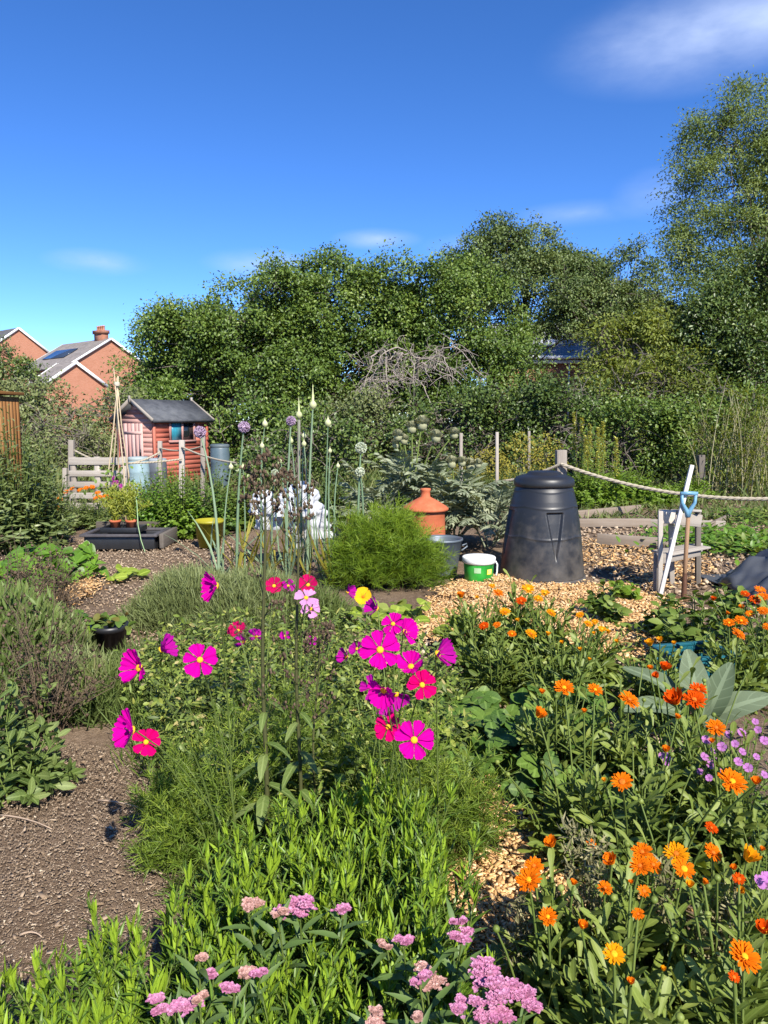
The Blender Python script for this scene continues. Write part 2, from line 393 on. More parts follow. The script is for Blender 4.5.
# thin twigs on the bare soil at the left
t_m = wood('dead_twig', [(.25, .17, .12), (.5, .38, .27)])
for k, (a, b, lb) in enumerate((((0, 815), (52, 829), 'long thin dry twig lying along the left soil edge'), ((98, 800), (150, 812), 'dry twig on bare soil beside the feathery foliage'), ((20, 935), (42, 937), 'short pale twig alone in the middle of the bare soil'))):
    A, B = gp(*a, .008), gp(*b, .012); gg = G(); tubes(gg, arc(A, B, (B - A) * .5 + [0, .02, .01], 7)[0], np.linspace(.004, .002, 7), 5, cap=True)
    single(gg, 'fallen_twig', lb, 'twig', t_m, A, 'twigs on the soil')

# ------------------------------------------------------------------ far houses
def brick_mat(name, a, b, mort, scale=1):
    t = NT(name); lc = t.attr('lc', 'Vector'); br = t.n('ShaderNodeTexBrick'); t.link(lc, br.inputs['Vector']); br.inputs['Scale'].default_value = scale
    br.inputs['Brick Width'].default_value = .225; br.inputs['Row Height'].default_value = .075; br.inputs['Mortar Size'].default_value = .008
    br.inputs['Color1'].default_value = (*a, 1); br.inputs['Color2'].default_value = (*b, 1); br.inputs['Mortar'].default_value = (*mort, 1)
    c = t.mix(t.math('MULTIPLY', t.noise(lc, .9, 3), .35), br.outputs[0], tuple(x * .6 for x in a)); return t.done(t.bsdf(c, .85, .2))
def tile_mat(name, a, b, row=.3):
    t = NT(name); lc = t.attr('lc', 'Vector'); s = t.n('ShaderNodeSeparateXYZ'); t.link(lc, s.inputs[0])
    fr = t.math('FRACT', t.math('DIVIDE', s.outputs[1], row)); edge = t.math('LESS_THAN', fr, .14)
    rowid = t.math('FLOOR', t.math('DIVIDE', s.outputs[1], row)); cx = t.n('ShaderNodeCombineXYZ'); t.link(t.math('FLOOR', t.math('DIVIDE', s.outputs[0], .33)), cx.inputs[0]); t.link(rowid, cx.inputs[1])
    wn_ = t.n('ShaderNodeTexWhiteNoise'); t.link(cx.outputs[0], wn_.inputs[0])
    c = t.mix(t.math('ADD', t.math('MULTIPLY', wn_.outputs[0], .55), t.math('MULTIPLY', t.noise(lc, .6, 4), .5)), a, b)
    c = t.mix(t.math('MULTIPLY', edge, .55), c, tuple(x * .35 for x in a)); return t.done(t.bsdf(c, .8, .25, t.bump(fr, .6, .04)))
brick = brick_mat('orange_brick', (.37, .145, .08), (.44, .185, .115), (.42, .27, .19))
brick_dark = brick_mat('chimney_brick', (.26, .10, .065), (.33, .14, .085), (.3, .22, .17))
tiles = tile_mat('weathered_tiles', (.17, .15, .135), (.30, .265, .235)); tiles_dark = tile_mat('dark_tiles', (.09, .088, .09), (.14, .135, .13))
t = NT('white_paint'); white_p = t.done(t.bsdf(t.ramp(t.noise(t.pos(), 3), [(.3, (.72, .72, .70)), (.7, (.82, .82, .80))]), .5, .4))
t = NT('solar_glass'); solar = t.done(t.bsdf((.03, .045, .075), .15, .6))
pot_m = mottled('clay_pot', [(.40, .17, .10), (.52, .25, .16)], 10)
def quad(g, a, b, c, d, rnd=.5, m=0):
    a, b, c, d = (np.asarray(q, float) for q in (a, b, c, d)); w = np.linalg.norm(b - a); h = np.linalg.norm(d - a)
    g.add([a, b, c, d], [[0, 1, 2, 3]], rnd, [[0, 0, 0], [w, 0, 0], [w, h, 0], [0, h, 0]], m)
def gable_block(root, O, r, gd, half, ridge_z, eave_z, length, wall_m, roof_m, over=.25, name='wall', barge=.2):
    """O: point on the ground under the near gable apex; r: ridge direction; gd: across. Prism walls, pitched roof slabs with thickness, bargeboards"""
    r = np.append(r, 0); gd = np.append(gd, 0); O = np.array([O[0], O[1], 0.]); Z = np.array([0, 0, 1.])
    g = G()
    def gable(o, flip):
        pts = [o - gd * half, o + gd * half, o + gd * half + Z * eave_z, o + Z * ridge_z, o - gd * half + Z * eave_z]
        lc = [[-half, 0, 0], [half, 0, 0], [half, eave_z, 0], [0, ridge_z, 0], [-half, eave_z, 0]]
        g.add(pts, [[0, 1, 2, 3, 4][::flip]], .5, lc)
    gable(O, 1); gable(O + r * length, -1)
    for s in (1, -1): quad(g, O + gd * half * s, O + gd * half * s + r * length, O + gd * half * s + r * length + Z * eave_z, O + gd * half * s + Z * eave_z)
    g.build(name, wall_m, root)
    sl = math.hypot(half, ridge_z - eave_z); k = (sl + .35) / sl; n_t = .14
    g = G()
    for s in (1, -1):
        top = O + Z * (ridge_z + .06) - r * over; bot = O + Z * (ridge_z + .06) + (gd * half * s + Z * (eave_z - ridge_z)) * k - r * over; far = r * (length + 2 * over)
        up = nz(np.cross(far, bot - top)); up = up * np.sign(up[2]) * n_t
        quad(g, bot + up, bot + far + up, top + far + up, top + up); quad(g, bot, bot + far, top + far, top); quad(g, bot, bot + far, bot + far + up, bot + up)
        quad(g, bot, bot + up, top + up, top); quad(g, bot + far, bot + far + up, top + far + up, top + far)
    rf = g.build('roof', roof_m, root)
    for e in (-over - .03, length + over + .03):
        g = G()
        for s in (1, -1):
            a = O + Z * (ridge_z + .12) + r * e; b = O + Z * (ridge_z + .12) + (gd * half * s + Z * (eave_z - ridge_z)) * k + r * e
            beam(g, a, b, .06, barge, up=(0, 0, 1) if s > 0 else (0, 0, 1))
        g.build('bargeboard', white_p, root)
    return rf
a_ = math.radians(40); rv = np.array([-math.cos(a_), math.sin(a_)]); gv = np.array([-math.sin(a_), -math.cos(a_)])
D0 = 78; apex = at(110, 340, D0); O = apex.copy(); O[2] = 0
h1 = thing('brick_house', 'orange brick house with grey tiled roof, solar panel and chimney', 'house', O)
rf = gable_block(h1, O, rv, gv, 5.0, apex[2], apex[2] - 3.1, 9.6, brick, tiles)
O2 = O[:2] - rv * 1.5 + gv * 4.7; gable_block(h1, O2, rv, gv, 3.0, 6.95, 4.9, 3.2, brick, tiles, name='wing_wall', barge=.28)
g = G(); cpos = O[:2] + rv * 1.7; cz = apex[2]
bx = np.stack([np.append(rv, 0), np.append(gv, 0), [0, 0, 1]])[None]
boxes(g, [[*cpos, cz + .1], [*cpos, cz + .9]], [[1.5, .75, 1.9], [1.75, .95, .35]], np.repeat(bx, 2, 0)); ch = g.build('chimney', brick_dark, h1)
for k in range(4):
    g = G(); q = cpos + rv * (k - 1.5) * .37; lathe(g, [(.14, 0), (.12, .4), (.15, .42), (.15, .5), (.1, .5)], (*q, cz + 1.05), 12); g.build('chimney_pot', pot_m, ch)
sn = np.append(gv, 0) * 5 + np.array([0, 0, -3.1]); sn = sn / np.linalg.norm(sn); up_ = nz(np.cross(np.append(rv, 0), sn)); up_ *= np.sign(up_[2])
c0 = O + [0, 0, cz + .06] + np.append(rv, 0) * 5.6 + sn * 2.9 + up_ * .22
g = G(); boxes(g, [c0], [(4.6, 1.9, .08)], np.stack([np.append(rv, 0), sn, up_])[None]); g.build('solar_panel', solar, h1)
D1 = 110; ap = at(18, 329, D1); O1 = ap.copy(); O1[2] = 0
hb = thing('brick_house', 'distant brick gable with dark roof at the left frame edge', 'house', O1); gable_block(hb, O1, rv, gv, 4.6, ap[2], ap[2] - 3.4, 9, brick, tiles_dark, barge=.3)
# the house glimpsed between the trees
hc = thing('brick_house', 'brick house glimpsed between trees, white gutter and slate roof', 'house', (at(560, 357, 46)[0], 46, 0)); x0, x1 = at(500, 357, 46)[0], at(640, 357, 46)[0]; gz = at(560, 358, 46)[2]
g = G(); quad(g, (x0, 46, 0), (x1, 46, 0), (x1, 46, gz), (x0, 46, gz)); g.build('wall', brick, hc); g = G(); quad(g, (x0, 52, 0), (x1, 52, 0), (x1, 52, gz), (x0, 52, gz)); g.build('wall', brick, hc)
g = G(); quad(g, (x0 - .3, 45.6, gz - .02), (x1 + .3, 45.6, gz - .02), (x1 + .3, 49, gz + 2.4), (x0 - .3, 49, gz + 2.4)); quad(g, (x0 - .3, 52.4, gz), (x1 + .3, 52.4, gz), (x1 + .3, 49, gz + 2.4), (x0 - .3, 49, gz + 2.4)); g.build('roof', tile_mat('slates', (.15, .155, .17), (.24, .245, .26)), hc)
for xx in (x0, x1):
    g = G(); g.add([(xx, 46, 0), (xx, 52, 0), (xx, 52, gz), (xx, 49, gz + 2.3), (xx, 46, gz)], [[0, 1, 2, 3, 4]], .5, [[0, 0, 0], [6, 0, 0], [6, gz, 0], [3, gz + 2.3, 0], [0, gz, 0]]); g.build('gable_wall', brick, hc)
g = G(); beam(g, (x0 - .3, 45.52, gz), (x1 + .3, 45.52, gz), .14, .2); beam(g, (x0 - .3, 45.7, gz - .24), (x1 + .3, 45.7, gz - .24), .08, .22); g.build('gutter', white_p, hc)
sk = at(546, 343, 46.8); g = G(); dv = nz(np.array([0, 3.4, 2.42])); boxes(g, [sk + [0, 0, .1]], [(1.0, .9, .12)], np.stack([[1, 0, 0], dv, np.cross([1, 0, 0], dv)])[None]); g.build('roof_window', white_p, hc)
g = G(); beam(g, (at(571, 358, 45.5)[0], 45.86, 0), (at(571, 358, 45.5)[0], 45.86, gz - .35), .08, .08, up=(1, 0, 0)); g.build('downpipe', white_p, hc)
wp = thing('wood_post', 'pale forked stump sticking out above the left hedge', 'post', gx(49, 23)); hb_ = at(49, 398, 23)
g = G(); tubes(g, [[at(49, 440, 23)] + [at(48, 420, 23), at(50, 404, 23)], [at(49, 425, 23), at(50, 412, 23), at(52, 398, 23)], [at(49, 425, 23), at(47, 412, 23), at(47, 402, 23)]], [[.07, .06, .05]] * 3, 6, cap=True); g.build('stump', t_m, wp)

# ------------------------------------------------------------------ trees and hedges behind
bark = mottled('tree_bark', [(.10, .085, .07), (.2, .17, .14)], 9, .9)
HZ = leaf_mat('hazel_leaf', [(.036, .074, .012), (.070, .125, .018), (.115, .180, .027), (.185, .245, .045)], .45, .4, .18)
HW = leaf_mat('hawthorn_leaf', [(.040, .070, .017), (.074, .118, .027), (.122, .168, .045), (.18, .215, .07)], .5, .35, .16)
DK = leaf_mat('dark_leaf', [(.026, .052, .011), (.05, .09, .017), (.09, .14, .026), (.16, .205, .045)], .42, .45, .14)
LG = leaf_mat('lime_leaf', [(.075, .105, .014), (.12, .16, .025), (.18, .22, .036), (.25, .28, .06)], .5, .3, .3)
GY = leaf_mat('grey_green_leaf', [(.055, .08, .022), (.10, .13, .038), (.155, .185, .06), (.24, .25, .11)], .5, .35, .16)
GYT = leaf_mat('ash_leaf', [(.055, .095, .022), (.10, .155, .036), (.155, .21, .055), (.22, .265, .09)], .6, .3, .25)

def lobes_profile(prof, ybot, D, thick, rr, n):
    prof = np.array(prof, float); out = []
    while len(out) < n:
        px = rng.uniform(prof[0, 0], prof[-1, 0]); top = np.interp(px, prof[:, 0], prof[:, 1]) + rng.normal() * 5; r = rng.uniform(*rr)
        lo = top + r * FPX / D * .8
        if lo > ybot: lo = ybot - 1
        py = lo + (ybot - lo) * rng.random() ** 1.25
        dd = D + rng.uniform(-1, 1) * thick * (.35 + .65 * min(1, (py - top) / max(ybot - top, 1)))
        out.append((*at(px, py, dd), r))
    return np.array(out)
def crown(g, lobes, dens, L, W, k=20, spread=.17, droop=.25, gap=-.30, wild=.5, sprig=.2):
    for x, y, z, r in lobes:
        ns = max(4, int(4 * PI * r * r * dens / k)); u = nz(rng.normal(size=(ns, 3)) + np.array([.1, -.5, .45]))
        u = u[u[:, 2] > -.45 + .3 * rng.random(len(u))]; ns = len(u)
        stick = (rng.random(ns) < sprig) * rng.uniform(.1, .45, ns)                 # shoots that stand clear of the clump
        c = np.array([x, y, z]) + u * (r * (.55 + .48 * rng.random(ns) + stick))[:, None] * np.array([1, 1, .85])
        keep = fnoise(c, .8, 5) > gap + .3 * rng.random(ns); c, u = c[keep], u[keep]; ns = len(c)
        if ns == 0: continue
        tone = rng.normal(0, .12, ns) + rng.normal(0, .14)
        p = np.repeat(c, k, 0) + rng.normal(size=(ns * k, 3)) * spread * np.array([1, 1, .7]); uu = np.repeat(u, k, 0)
        d = uu * .6 + rng.normal(size=p.shape) * wild + np.array([0, 0, -droop]); nn = uu * .5 + rng.normal(size=p.shape) * .4 + np.array([.15, -.3, .65])
        ok = p[:, 2] > .02
        s = rng.uniform(.65, 1.2, ns * k)
        rhombs(g, p[ok], d[ok], nn[ok], (L * s)[ok], (W * s)[ok], np.clip(.45 + np.repeat(tone, k) + rng.normal(0, .16, ns * k), 0, 1)[ok])
def woody(g, base, lobes, r0, n=60, twigs=0):
    base = np.array(base, float); top = lobes[:, :3].mean(0); top[2] = np.percentile(lobes[:, 2], 80)
    h = top[2]; K = 7
    tr = arc(base, top, np.array([0, 0, h * .6]) + rng.normal(size=3) * [.3, .3, 0], K)[0]
    tubes(g, tr, np.linspace(r0, r0 * .25, K), 8)
    pick = lobes[rng.choice(len(lobes), min(n, len(lobes)), False)]
    s = rng.uniform(.25, .95, len(pick)); idx = s * (K - 1); i0 = idx.astype(int); st = tr[i0] + (tr[np.minimum(i0 + 1, K - 1)] - tr[i0]) * (idx - i0)[:, None]
    st[:, 2] = np.minimum(st[:, 2], pick[:, 2])
    tubes(g, arc(st, pick[:, :3], (pick[:, :3] - st) * .4 + [0, 0, .5], 6), np.linspace(r0 * .3, .012, 6)[None] * rng.uniform(.5, 1, (len(pick), 1)), 5)
    # finer twigs that run through each lobe
    q = pick.repeat(4, 0); e = q[:, :3] + nz(rng.normal(size=(len(q), 3)) + [0, -.3, .3]) * q[:, 3:] * 1.05
    tubes(g, arc(q[:, :3], e, (e - q[:, :3]) * .4 + [0, 0, .1], 4), np.linspace(.014, .005, 4)[None], 4)
def tree(name, label, cat, group, base, lobes, mat, dens, L, W, r0=.16, **kw):
    root = thing(name, label, cat, base, group)
    g = G(); woody(g, base, lobes, r0); g.build('trunk', bark, root, smooth=True)
    g = G(); crown(g, lobes, dens, L, W, **kw); g.build('crown', mat, root)
    return root
TG, SG = 'trees along the far hedge line', 'shrubs under the trees'
P1 = [(130, 368), (139, 328), (154, 310), (180, 298), (210, 298), (228, 274), (262, 266), (296, 270), (318, 285)]
HZL = lambda prof, D, n: lobes_profile(prof, 425, D, 2.0, (.42, .9), int(n * 1.25))
L1 = HZL(P1, 24.5, 98)
tree('hazel_tree', 'broad hazel tree with rounded leaves behind the red shed', 'tree', TG, gx(215, 24.5), L1, HZ, 145, .115, .07, gap=-.38, sprig=.26)
L2 = HZL([(262, 285), (290, 268), (312, 258), (336, 250), (352, 262), (366, 254), (384, 262), (400, 285)], 25.2, 112)
tree('hazel_tree', 'tallest hazel in the middle, above the pale onion flower stems', 'tree', TG, gx(330, 25.2), L2, HZ, 145, .115, .07, gap=-.38, sprig=.26)
L3 = HZL([(372, 280), (392, 256), (420, 252), (446, 258), (468, 262), (492, 268), (516, 300), (530, 335)], 24.6, 108)
tree('hazel_tree', 'bright hazel directly behind the tangle of bare branches', 'tree', TG, gx(440, 24.6), L3, HZ, 145, .115, .07, gap=-.38, sprig=.26)
L4 = lobes_profile([(448, 268), (462, 240), (482, 226), (508, 221), (536, 226), (558, 240), (580, 258), (604, 272)], 338, 33.5, 2.2, (.5, 1.05), 145)
tree('hawthorn_tree', 'tall dark olive hawthorn rising behind the glimpsed brick house roof', 'tree', TG, gx(520, 35), L4, HW, 100, .13, .075, .22, gap=-.5)
L5 = lobes_profile([(556, 262), (584, 252), (606, 248), (628, 242), (644, 250), (654, 262), (658, 290)], 350, 31.5, 1.8, (.35, .8), 95)
tree('hawthorn_tree', 'thin topped hawthorn with bare twigs against the sky', 'tree', TG, gx(612, 31.5), L5, HW, 100, .125, .07, .2, gap=-.4, sprig=.22)
L6 = lobes_profile([(584, 385), (590, 350), (604, 322), (626, 312), (648, 312), (668, 330), (686, 352)], 415, 22.5, 1.2, (.35, .75), 64)
tree('willow_bush', 'sunlit yellow green bushy tree in front of the hawthorns', 'tree', TG, gx(632, 22.5), L6, LG, 110, .13, .065)
L7 = lobes_profile([(672, 300), (670, 225), (684, 165), (692, 122), (712, 98), (736, 86), (768, 84), (800, 90), (840, 140), (880, 230)], 345, 37, 3.0, (.4, 1.0), 330)
tree('ash_tree', 'very tall airy tree at the right frame edge', 'tree', TG, gx(745, 37), L7, GYT, 105, .16, .07, .36, gap=-.34, sprig=.3, spread=.26)
L8 = lobes_profile([(678, 360), (694, 312), (716, 282), (742, 262), (770, 240), (800, 240), (850, 280)], 430, 22, 1.6, (.45, .9), 135)
tree('elder_tree', 'dense dark tree below the very tall tree on the right', 'tree', TG, gx(760, 22.5), L8, DK, 140, .115, .065)
L9 = lobes_profile([(-30, 348), (-5, 340), (14, 346), (26, 362), (34, 380)], 410, 40, 1.5, (.5, .9), 40)
tree('garden_tree', 'small dark tree below the far house roof on the left', 'tree', TG, gx(0, 40), L9, DK, 80, .16, .1)
def shrub(label, prof, ybot, D, thick, rr, n, mat, dens, L, Wd, name='shrub', cat='shrub', group=SG, **kw):
    lb = lobes_profile(prof, ybot, D, thick, rr, int(n * .85)); kw.setdefault('gap', -.08); px = (prof[0][0] + prof[-1][0]) / 2
    return tree(name, label, cat, group, gx(px, D), lb, mat, dens, L, Wd, .05, **kw)
shrub('grey green bramble hedge below the house roofs on the left', [(-40, 392), (0, 384), (30, 378), (60, 392), (85, 396), (112, 388), (132, 376)], 470, 21, 1.2, (.4, .8), 90, GY, 120, .10, .065, 'hedge', 'hedge', 'hedges')
shrub('pale hedge behind the brown cupboard and leafy shrub', [(-60, 402), (-10, 398), (30, 402), (70, 412), (100, 420)], 480, 18.5, .9, (.35, .6), 60, GY, 130, .09, .055, 'hedge', 'hedge', 'hedges')
shrub('dark undergrowth shrub on the far right of the red shed', [(200, 425), (225, 405), (250, 395), (280, 398), (300, 415)], 480, 19, 1.0, (.3, .6), 60, HZ, 150, .10, .07)
shrub('dull green shrub behind the onion seed heads', [(250, 450), (275, 425), (305, 412), (335, 405), (350, 420)], 500, 15.5, .9, (.25, .5), 70, DK, 170, .085, .06)
shrub('pale leaved shrub right below the hanging bare branches', [(325, 420), (340, 392), (360, 380), (385, 388), (400, 410)], 480, 19.5, .9, (.3, .6), 60, GY, 150, .09, .06)
shrub('dark bramble bank left of the glimpsed brick wall', [(395, 410), (425, 396), (460, 388), (500, 378), (525, 378)], 470, 19.5, 1.2, (.35, .7), 80, DK, 150, .095, .065)
shrub('shady bramble bank right under the glimpsed brick wall', [(500, 392), (530, 378), (560, 376), (590, 380), (612, 395)], 470, 19, 1.0, (.35, .65), 75, DK, 150, .095, .065)
shrub('leafy bank behind the row of yellow mullein spikes', [(560, 420), (590, 405), (625, 392), (655, 392), (680, 410)], 480, 17.5, 1.0, (.3, .6), 80, HZ, 160, .085, .06)
shrub('yellowish shrub with long leaves left of the canes', [(612, 380), (640, 352), (668, 345), (695, 352), (712, 375)], 440, 20.5, .9, (.35, .65), 60, LG, 110, .11, .05)
shrub('olive bramble mound at the foot of the dark tree', [(650, 430), (680, 400), (712, 380), (750, 375), (800, 380), (840, 400)], 490, 17.5, 1.1, (.35, .65), 110, HZ, 150, .09, .055)
shrub('dark evergreen mass behind the hazel nearest the shed', [(150, 350), (180, 330), (220, 320), (260, 310), (300, 312)], 440, 28.5, .8, (.5, .8), 70, DK, 170, .15, .1, gap=-2)
shrub('dark evergreen mass closing the gap behind the hazels', [(300, 330), (330, 318), (370, 312), (410, 318), (440, 330)], 440, 28.5, .8, (.5, .8), 60, DK, 170, .15, .1, gap=-2)
shrub('dark evergreen mass behind the willow bush and the elder', [(596, 372), (620, 350), (680, 345), (760, 330), (860, 330)], 440, 26.5, .8, (.5, .8), 110, DK, 160, .15, .1, gap=-2)
shrub('dark tree mass filling the dip between the hawthorn and the very tall tree', [(592, 300), (620, 290), (650, 292), (680, 296), (720, 300)], 420, 41, 1.0, (.6, 1.0), 90, DK, 120, .2, .12, gap=-2)
shrub('long green hedge running on beyond the left frame edge', [(-1100, 392), (-700, 386), (-300, 380), (-60, 388)], 470, 27, 1.2, (.7, 1.1), 260, DK, 60, .2, .13, 'hedge', 'hedge', 'hedges')
shrub('long green hedge running on beyond the right frame edge', [(850, 360), (1100, 350), (1500, 340), (1900, 350)], 470, 23, 1.2, (.6, .95), 150, DK, 60, .2, .13, 'hedge', 'hedge', 'hedges')
# reedy canes at the right
rd = thing('reed_clump', 'clump of tall pale reedy canes near the right end of the rope', 'reeds', gx(738, 14.5)); g = G(); N = 70
b = gx(738, 14.5) + np.c_[rng.normal(0, .5, N), rng.normal(0, .4, N), np.zeros(N)]; hh = rng.uniform(1.0, 2.1, N); e = b + np.c_[rng.normal(0, .25, N), rng.normal(0, .2, N), hh]
pth = arc(b, e, np.c_[np.zeros((N, 2)), hh * .6], 6); tubes(g, pth, np.linspace(.012, .004, 6)[None], 4, rng.random(N)); g.build('cane', leaf_mat('dry_cane', [(.16, .15, .07), (.30, .27, .14), (.42, .38, .22)], trans=.0), rd)
g = G(); q = pth[:, 1:].reshape(-1, 3).repeat(4, 0); q = q + rng.normal(size=q.shape) * .03
leaves(g, q, rng.normal(size=q.shape) * [1, 1, .5] + [0, 0, .5], [0, 0, 1], rng.uniform(.2, .4, len(q)), .022, BLADE, droop=.5); g.build('foliage', LG, rd)
# dead branches hanging in the hedge
dead_m = mottled('dead_branch', [(.20, .165, .14), (.40, .345, .295)], 14, .9)
db = at(420, 372, 21.3); g = G(); tag_o = thing('dead_branches', 'tangle of bare grey branches hanging in the green hedge', 'dead branches', (db[0], db[1], 0))
main = []; st = at(418, 356, 22.2)
for k in range(15):
    s0 = at(rng.uniform(375, 440), rng.uniform(340, 385), 22.1 + rng.uniform(-.3, .3)); tgt = s0 + [rng.normal() * .75 - .1, rng.uniform(-1.2, -.7), rng.uniform(-1.5, -.1)]
    main.append(arc(s0, tgt, np.array([(tgt - s0)[0] * .6 + rng.normal() * .25, -.5, rng.uniform(-.1, .35)]), 9)[0] + np.cumsum(rng.normal(0, .045, (9, 3)), 0))
main = np.array(main); tubes(g, main, np.linspace(.026, .010, 9)[None], 5)
for gen in range(3):
    nb = (60, 130, 170)[gen]; pi = rng.integers(0, len(main), nb); ki = rng.integers(2, 9, nb); s0 = main[pi, ki]; e0 = s0 + rng.normal(size=(nb, 3)) * [.34, .2, .34] * (1 - .2 * gen) + [0, -.05, -.12]
    br = arc(s0, e0, rng.normal(size=(nb, 3)) * .15 + [0, 0, .06], 9); tubes(g, br, np.linspace(.012, .005, 9)[None] * (1 - .2 * gen), 4); main = np.concatenate([main, br])
tubes(g, np.array([[db[0], db[1] + 3.2, 0], st * [1, 1, .5] + [0, 2.2, 0], st]), [.09, .07, .05], 6)
g.build('branch', dead_m, tag_o)
# ------------------------------------------------------------------ red shed
RED = wood('red_stained_board', [(.17, .042, .030), (.33, .085, .055), (.46, .16, .11)], .75)
PINK = wood('faded_red_board', [(.24, .10, .085), (.40, .20, .17), (.52, .32, .27)], .85)
GREYW = wood('weathered_timber', [(.16, .135, .11), (.28, .245, .205), (.42, .38, .33)], .9)
OLDW = wood('old_dark_timber', [(.06, .05, .042), (.11, .095, .08), (.16, .14, .12)], .9)
PALEW = wood('pale_timber', [(.34, .28, .21), (.50, .43, .34), (.62, .56, .47)], .85)
BROWNW = wood('oiled_timber', [(.15, .065, .02), (.24, .11, .036), (.30, .155, .06)], .6)
FELT = mottled('roof_felt', [(.045, .05, .055), (.085, .09, .10), (.13, .135, .14)], 5, .85, .3, .6, .01)
CORD = mottled('pale_cord', [(.42, .36, .26), (.58, .52, .41)], 60, .9)
BLACKP = mottled('black_plastic', [(.012, .013, .015), (.022, .023, .026)], 6, .42, .5, .08, .003)
c0 = gx(156, 17.0); sa = math.radians(56.5); gd_ = np.array([-math.sin(sa), math.cos(sa), 0]); sd_ = np.array([math.cos(sa), math.sin(sa), 0])
# near corner c0; gable runs back-left, long side runs back-right
Wd, Ld, EH, RH = 1.28, 1.60, 1.52, 1.92; Zv = np.array([0, 0, 1.])
sh = thing('garden_shed', 'small red wooden shed with dark felt roof and blue window blind', 'shed', c0)
g = G(); gE = G(); out = -sd_                                        # gable boards (outward = -sd_)
nb = 14; bh = EH / nb
for k in range(nb + 4):
    z = bh * (k + .5); hw = Wd / 2 if z < EH else max(.03, Wd / 2 * (1 - (z - EH + bh * .5) / (RH - EH)))
    m_ = c0 + gd_ * Wd / 2 + Zv * z + out * .012 * ((k % 2) * .3)
    if z > RH - .06: break
    ax = np.stack([gd_, nz(out + Zv * .035), np.cross(gd_, nz(out + Zv * .035))])[None]
    boxes(g, [m_], [(hw * 2, .012, bh * 1.0)], ax)
    boxes(gE, [m_ + sd_ * Ld], [(hw * 2, .012, bh * 1.0)], ax)
g.build('end_wall', PINK, sh); gE.build('end_wall', RED, sh)
g = G(); gE = G(); o2 = np.cross(sd_, Zv)
for k in range(nb):
    z = bh * (k + .5); ax = np.stack([sd_, nz(o2 + Zv * .035), np.cross(sd_, nz(o2 + Zv * .035))])[None]
    segs = [(0, Ld)]
    if .98 < z < EH - .03: segs = [(0, .44), (1.20, Ld)]
    for a, b in segs: boxes(g, [c0 + sd_ * (a + b) / 2 + Zv * z], [(b - a, .012, bh * 1.0)], ax)
    boxes(gE, [c0 + sd_ * Ld / 2 + gd_ * Wd + Zv * z], [(Ld, .012, bh * 1.0)], ax)
g.build('side_wall', RED, sh); gE.build('side_wall', RED, sh)
g = G()
for q in (c0, c0 + gd_ * Wd, c0 + sd_ * Ld): boxes(g, [q + Zv * EH / 2 + o2 * .012 * 0], [(.06, .06, EH)], np.stack([sd_, gd_, Zv])[None])
g.build('corner_post', RED, sh)
g = G(); wc = c0 + sd_ * .82 + Zv * 1.245 + o2 * .01; ax = np.stack([sd_, o2, Zv])[None]
for a, b, s in (((0, 0, .245), None, (.78, .05, .05)), ((0, 0, -.245), None, (.82, .07, .05)), ((-.365, 0, 0), None, (.05, .05, .46)), ((.365, 0, 0), None, (.05, .05, .46)), ((0, 0, 0), None, (.045, .05, .45))):
    boxes(g, [wc + sd_ * a[0] + Zv * a[2] + o2 * .004], [s], ax)
wf = g.build('window', PINK, sh)
t = NT('blue_blind'); blind = t.done(t.bsdf(t.ramp(t.noise(t.mul(t.pos(), (9, 9, 2)), 1, 3), [(.3, (.02, .17, .24)), (.7, (.05, .30, .38))]), .3, .5))
t = NT('dark_glass'); dglass = t.done(t.bsdf((.012, .016, .018), .08, .7))
for dx, mm, nm in ((-.182, blind, 'blind'), (.182, dglass, 'pane')):
    g = G(); boxes(g, [wc + sd_ * dx - o2 * .005], [(.325, .012, .45)], ax); g.build(nm, mm, wf)
g = G(); dc = c0 + gd_ * .70 + out * .03; ax2 = np.stack([gd_, out, Zv])[None]
for k in range(5): boxes(g, [dc + gd_ * (k - 2) * .136 + Zv * .72], [(.130, .022, 1.40)], ax2)
for z in (.25, 1.2): boxes(g, [dc + Zv * z + out * .0], [(.62, .03, .07)], ax2)
dr = g.build('door', wood('faded_door_board', [(.33, .16, .14), (.46, .26, .23), (.56, .38, .34)], .85), sh)
g = G(); boxes(g, [dc - gd_ * .27 + Zv * .75 + out * .03], [(.03, .03, .14)], ax2); g.build('handle', BLACKP, dr)
g = G(); ov = .12; mid = c0 + gd_ * Wd / 2
for s in (1, -1):
    top = mid + Zv * (RH + .03) - sd_ * ov; bot = top + gd_ * s * (Wd / 2 + .13) - Zv * (RH - EH) * (Wd / 2 + .13) / (Wd / 2); far = sd_ * (Ld + 2 * ov)
    up = nz(np.cross(far, bot - top)); up *= np.sign(up[2]); x = nz(far); y = nz(bot - top)
    boxes(g, [(top + bot + far) / 2 + up * .02], [(np.linalg.norm(far), np.linalg.norm(bot - top), .035)], np.stack([x, y, np.cross(x, y)])[None])
    boxes(g, [bot + far / 2 + up * .008], [(np.linalg.norm(far), .022, .085)], np.stack([x, y, np.cross(x, y)])[None])
rf = g.build('roof', FELT, sh)
for e in (-ov - .012, Ld + ov + .012):
    g = G()
    for s in (1, -1):
        top = mid + Zv * (RH + .05) + sd_ * e; bot = top + gd_ * s * (Wd / 2 + .13) - Zv * (RH - EH) * (Wd / 2 + .13) / (Wd / 2); beam(g, top, bot, .022, .085)
    boxes(g, [mid + Zv * (RH + .06) + sd_ * (e - .014)], [(.07, .02, .16)], ax2); g.build('bargeboard', GREYW, sh)
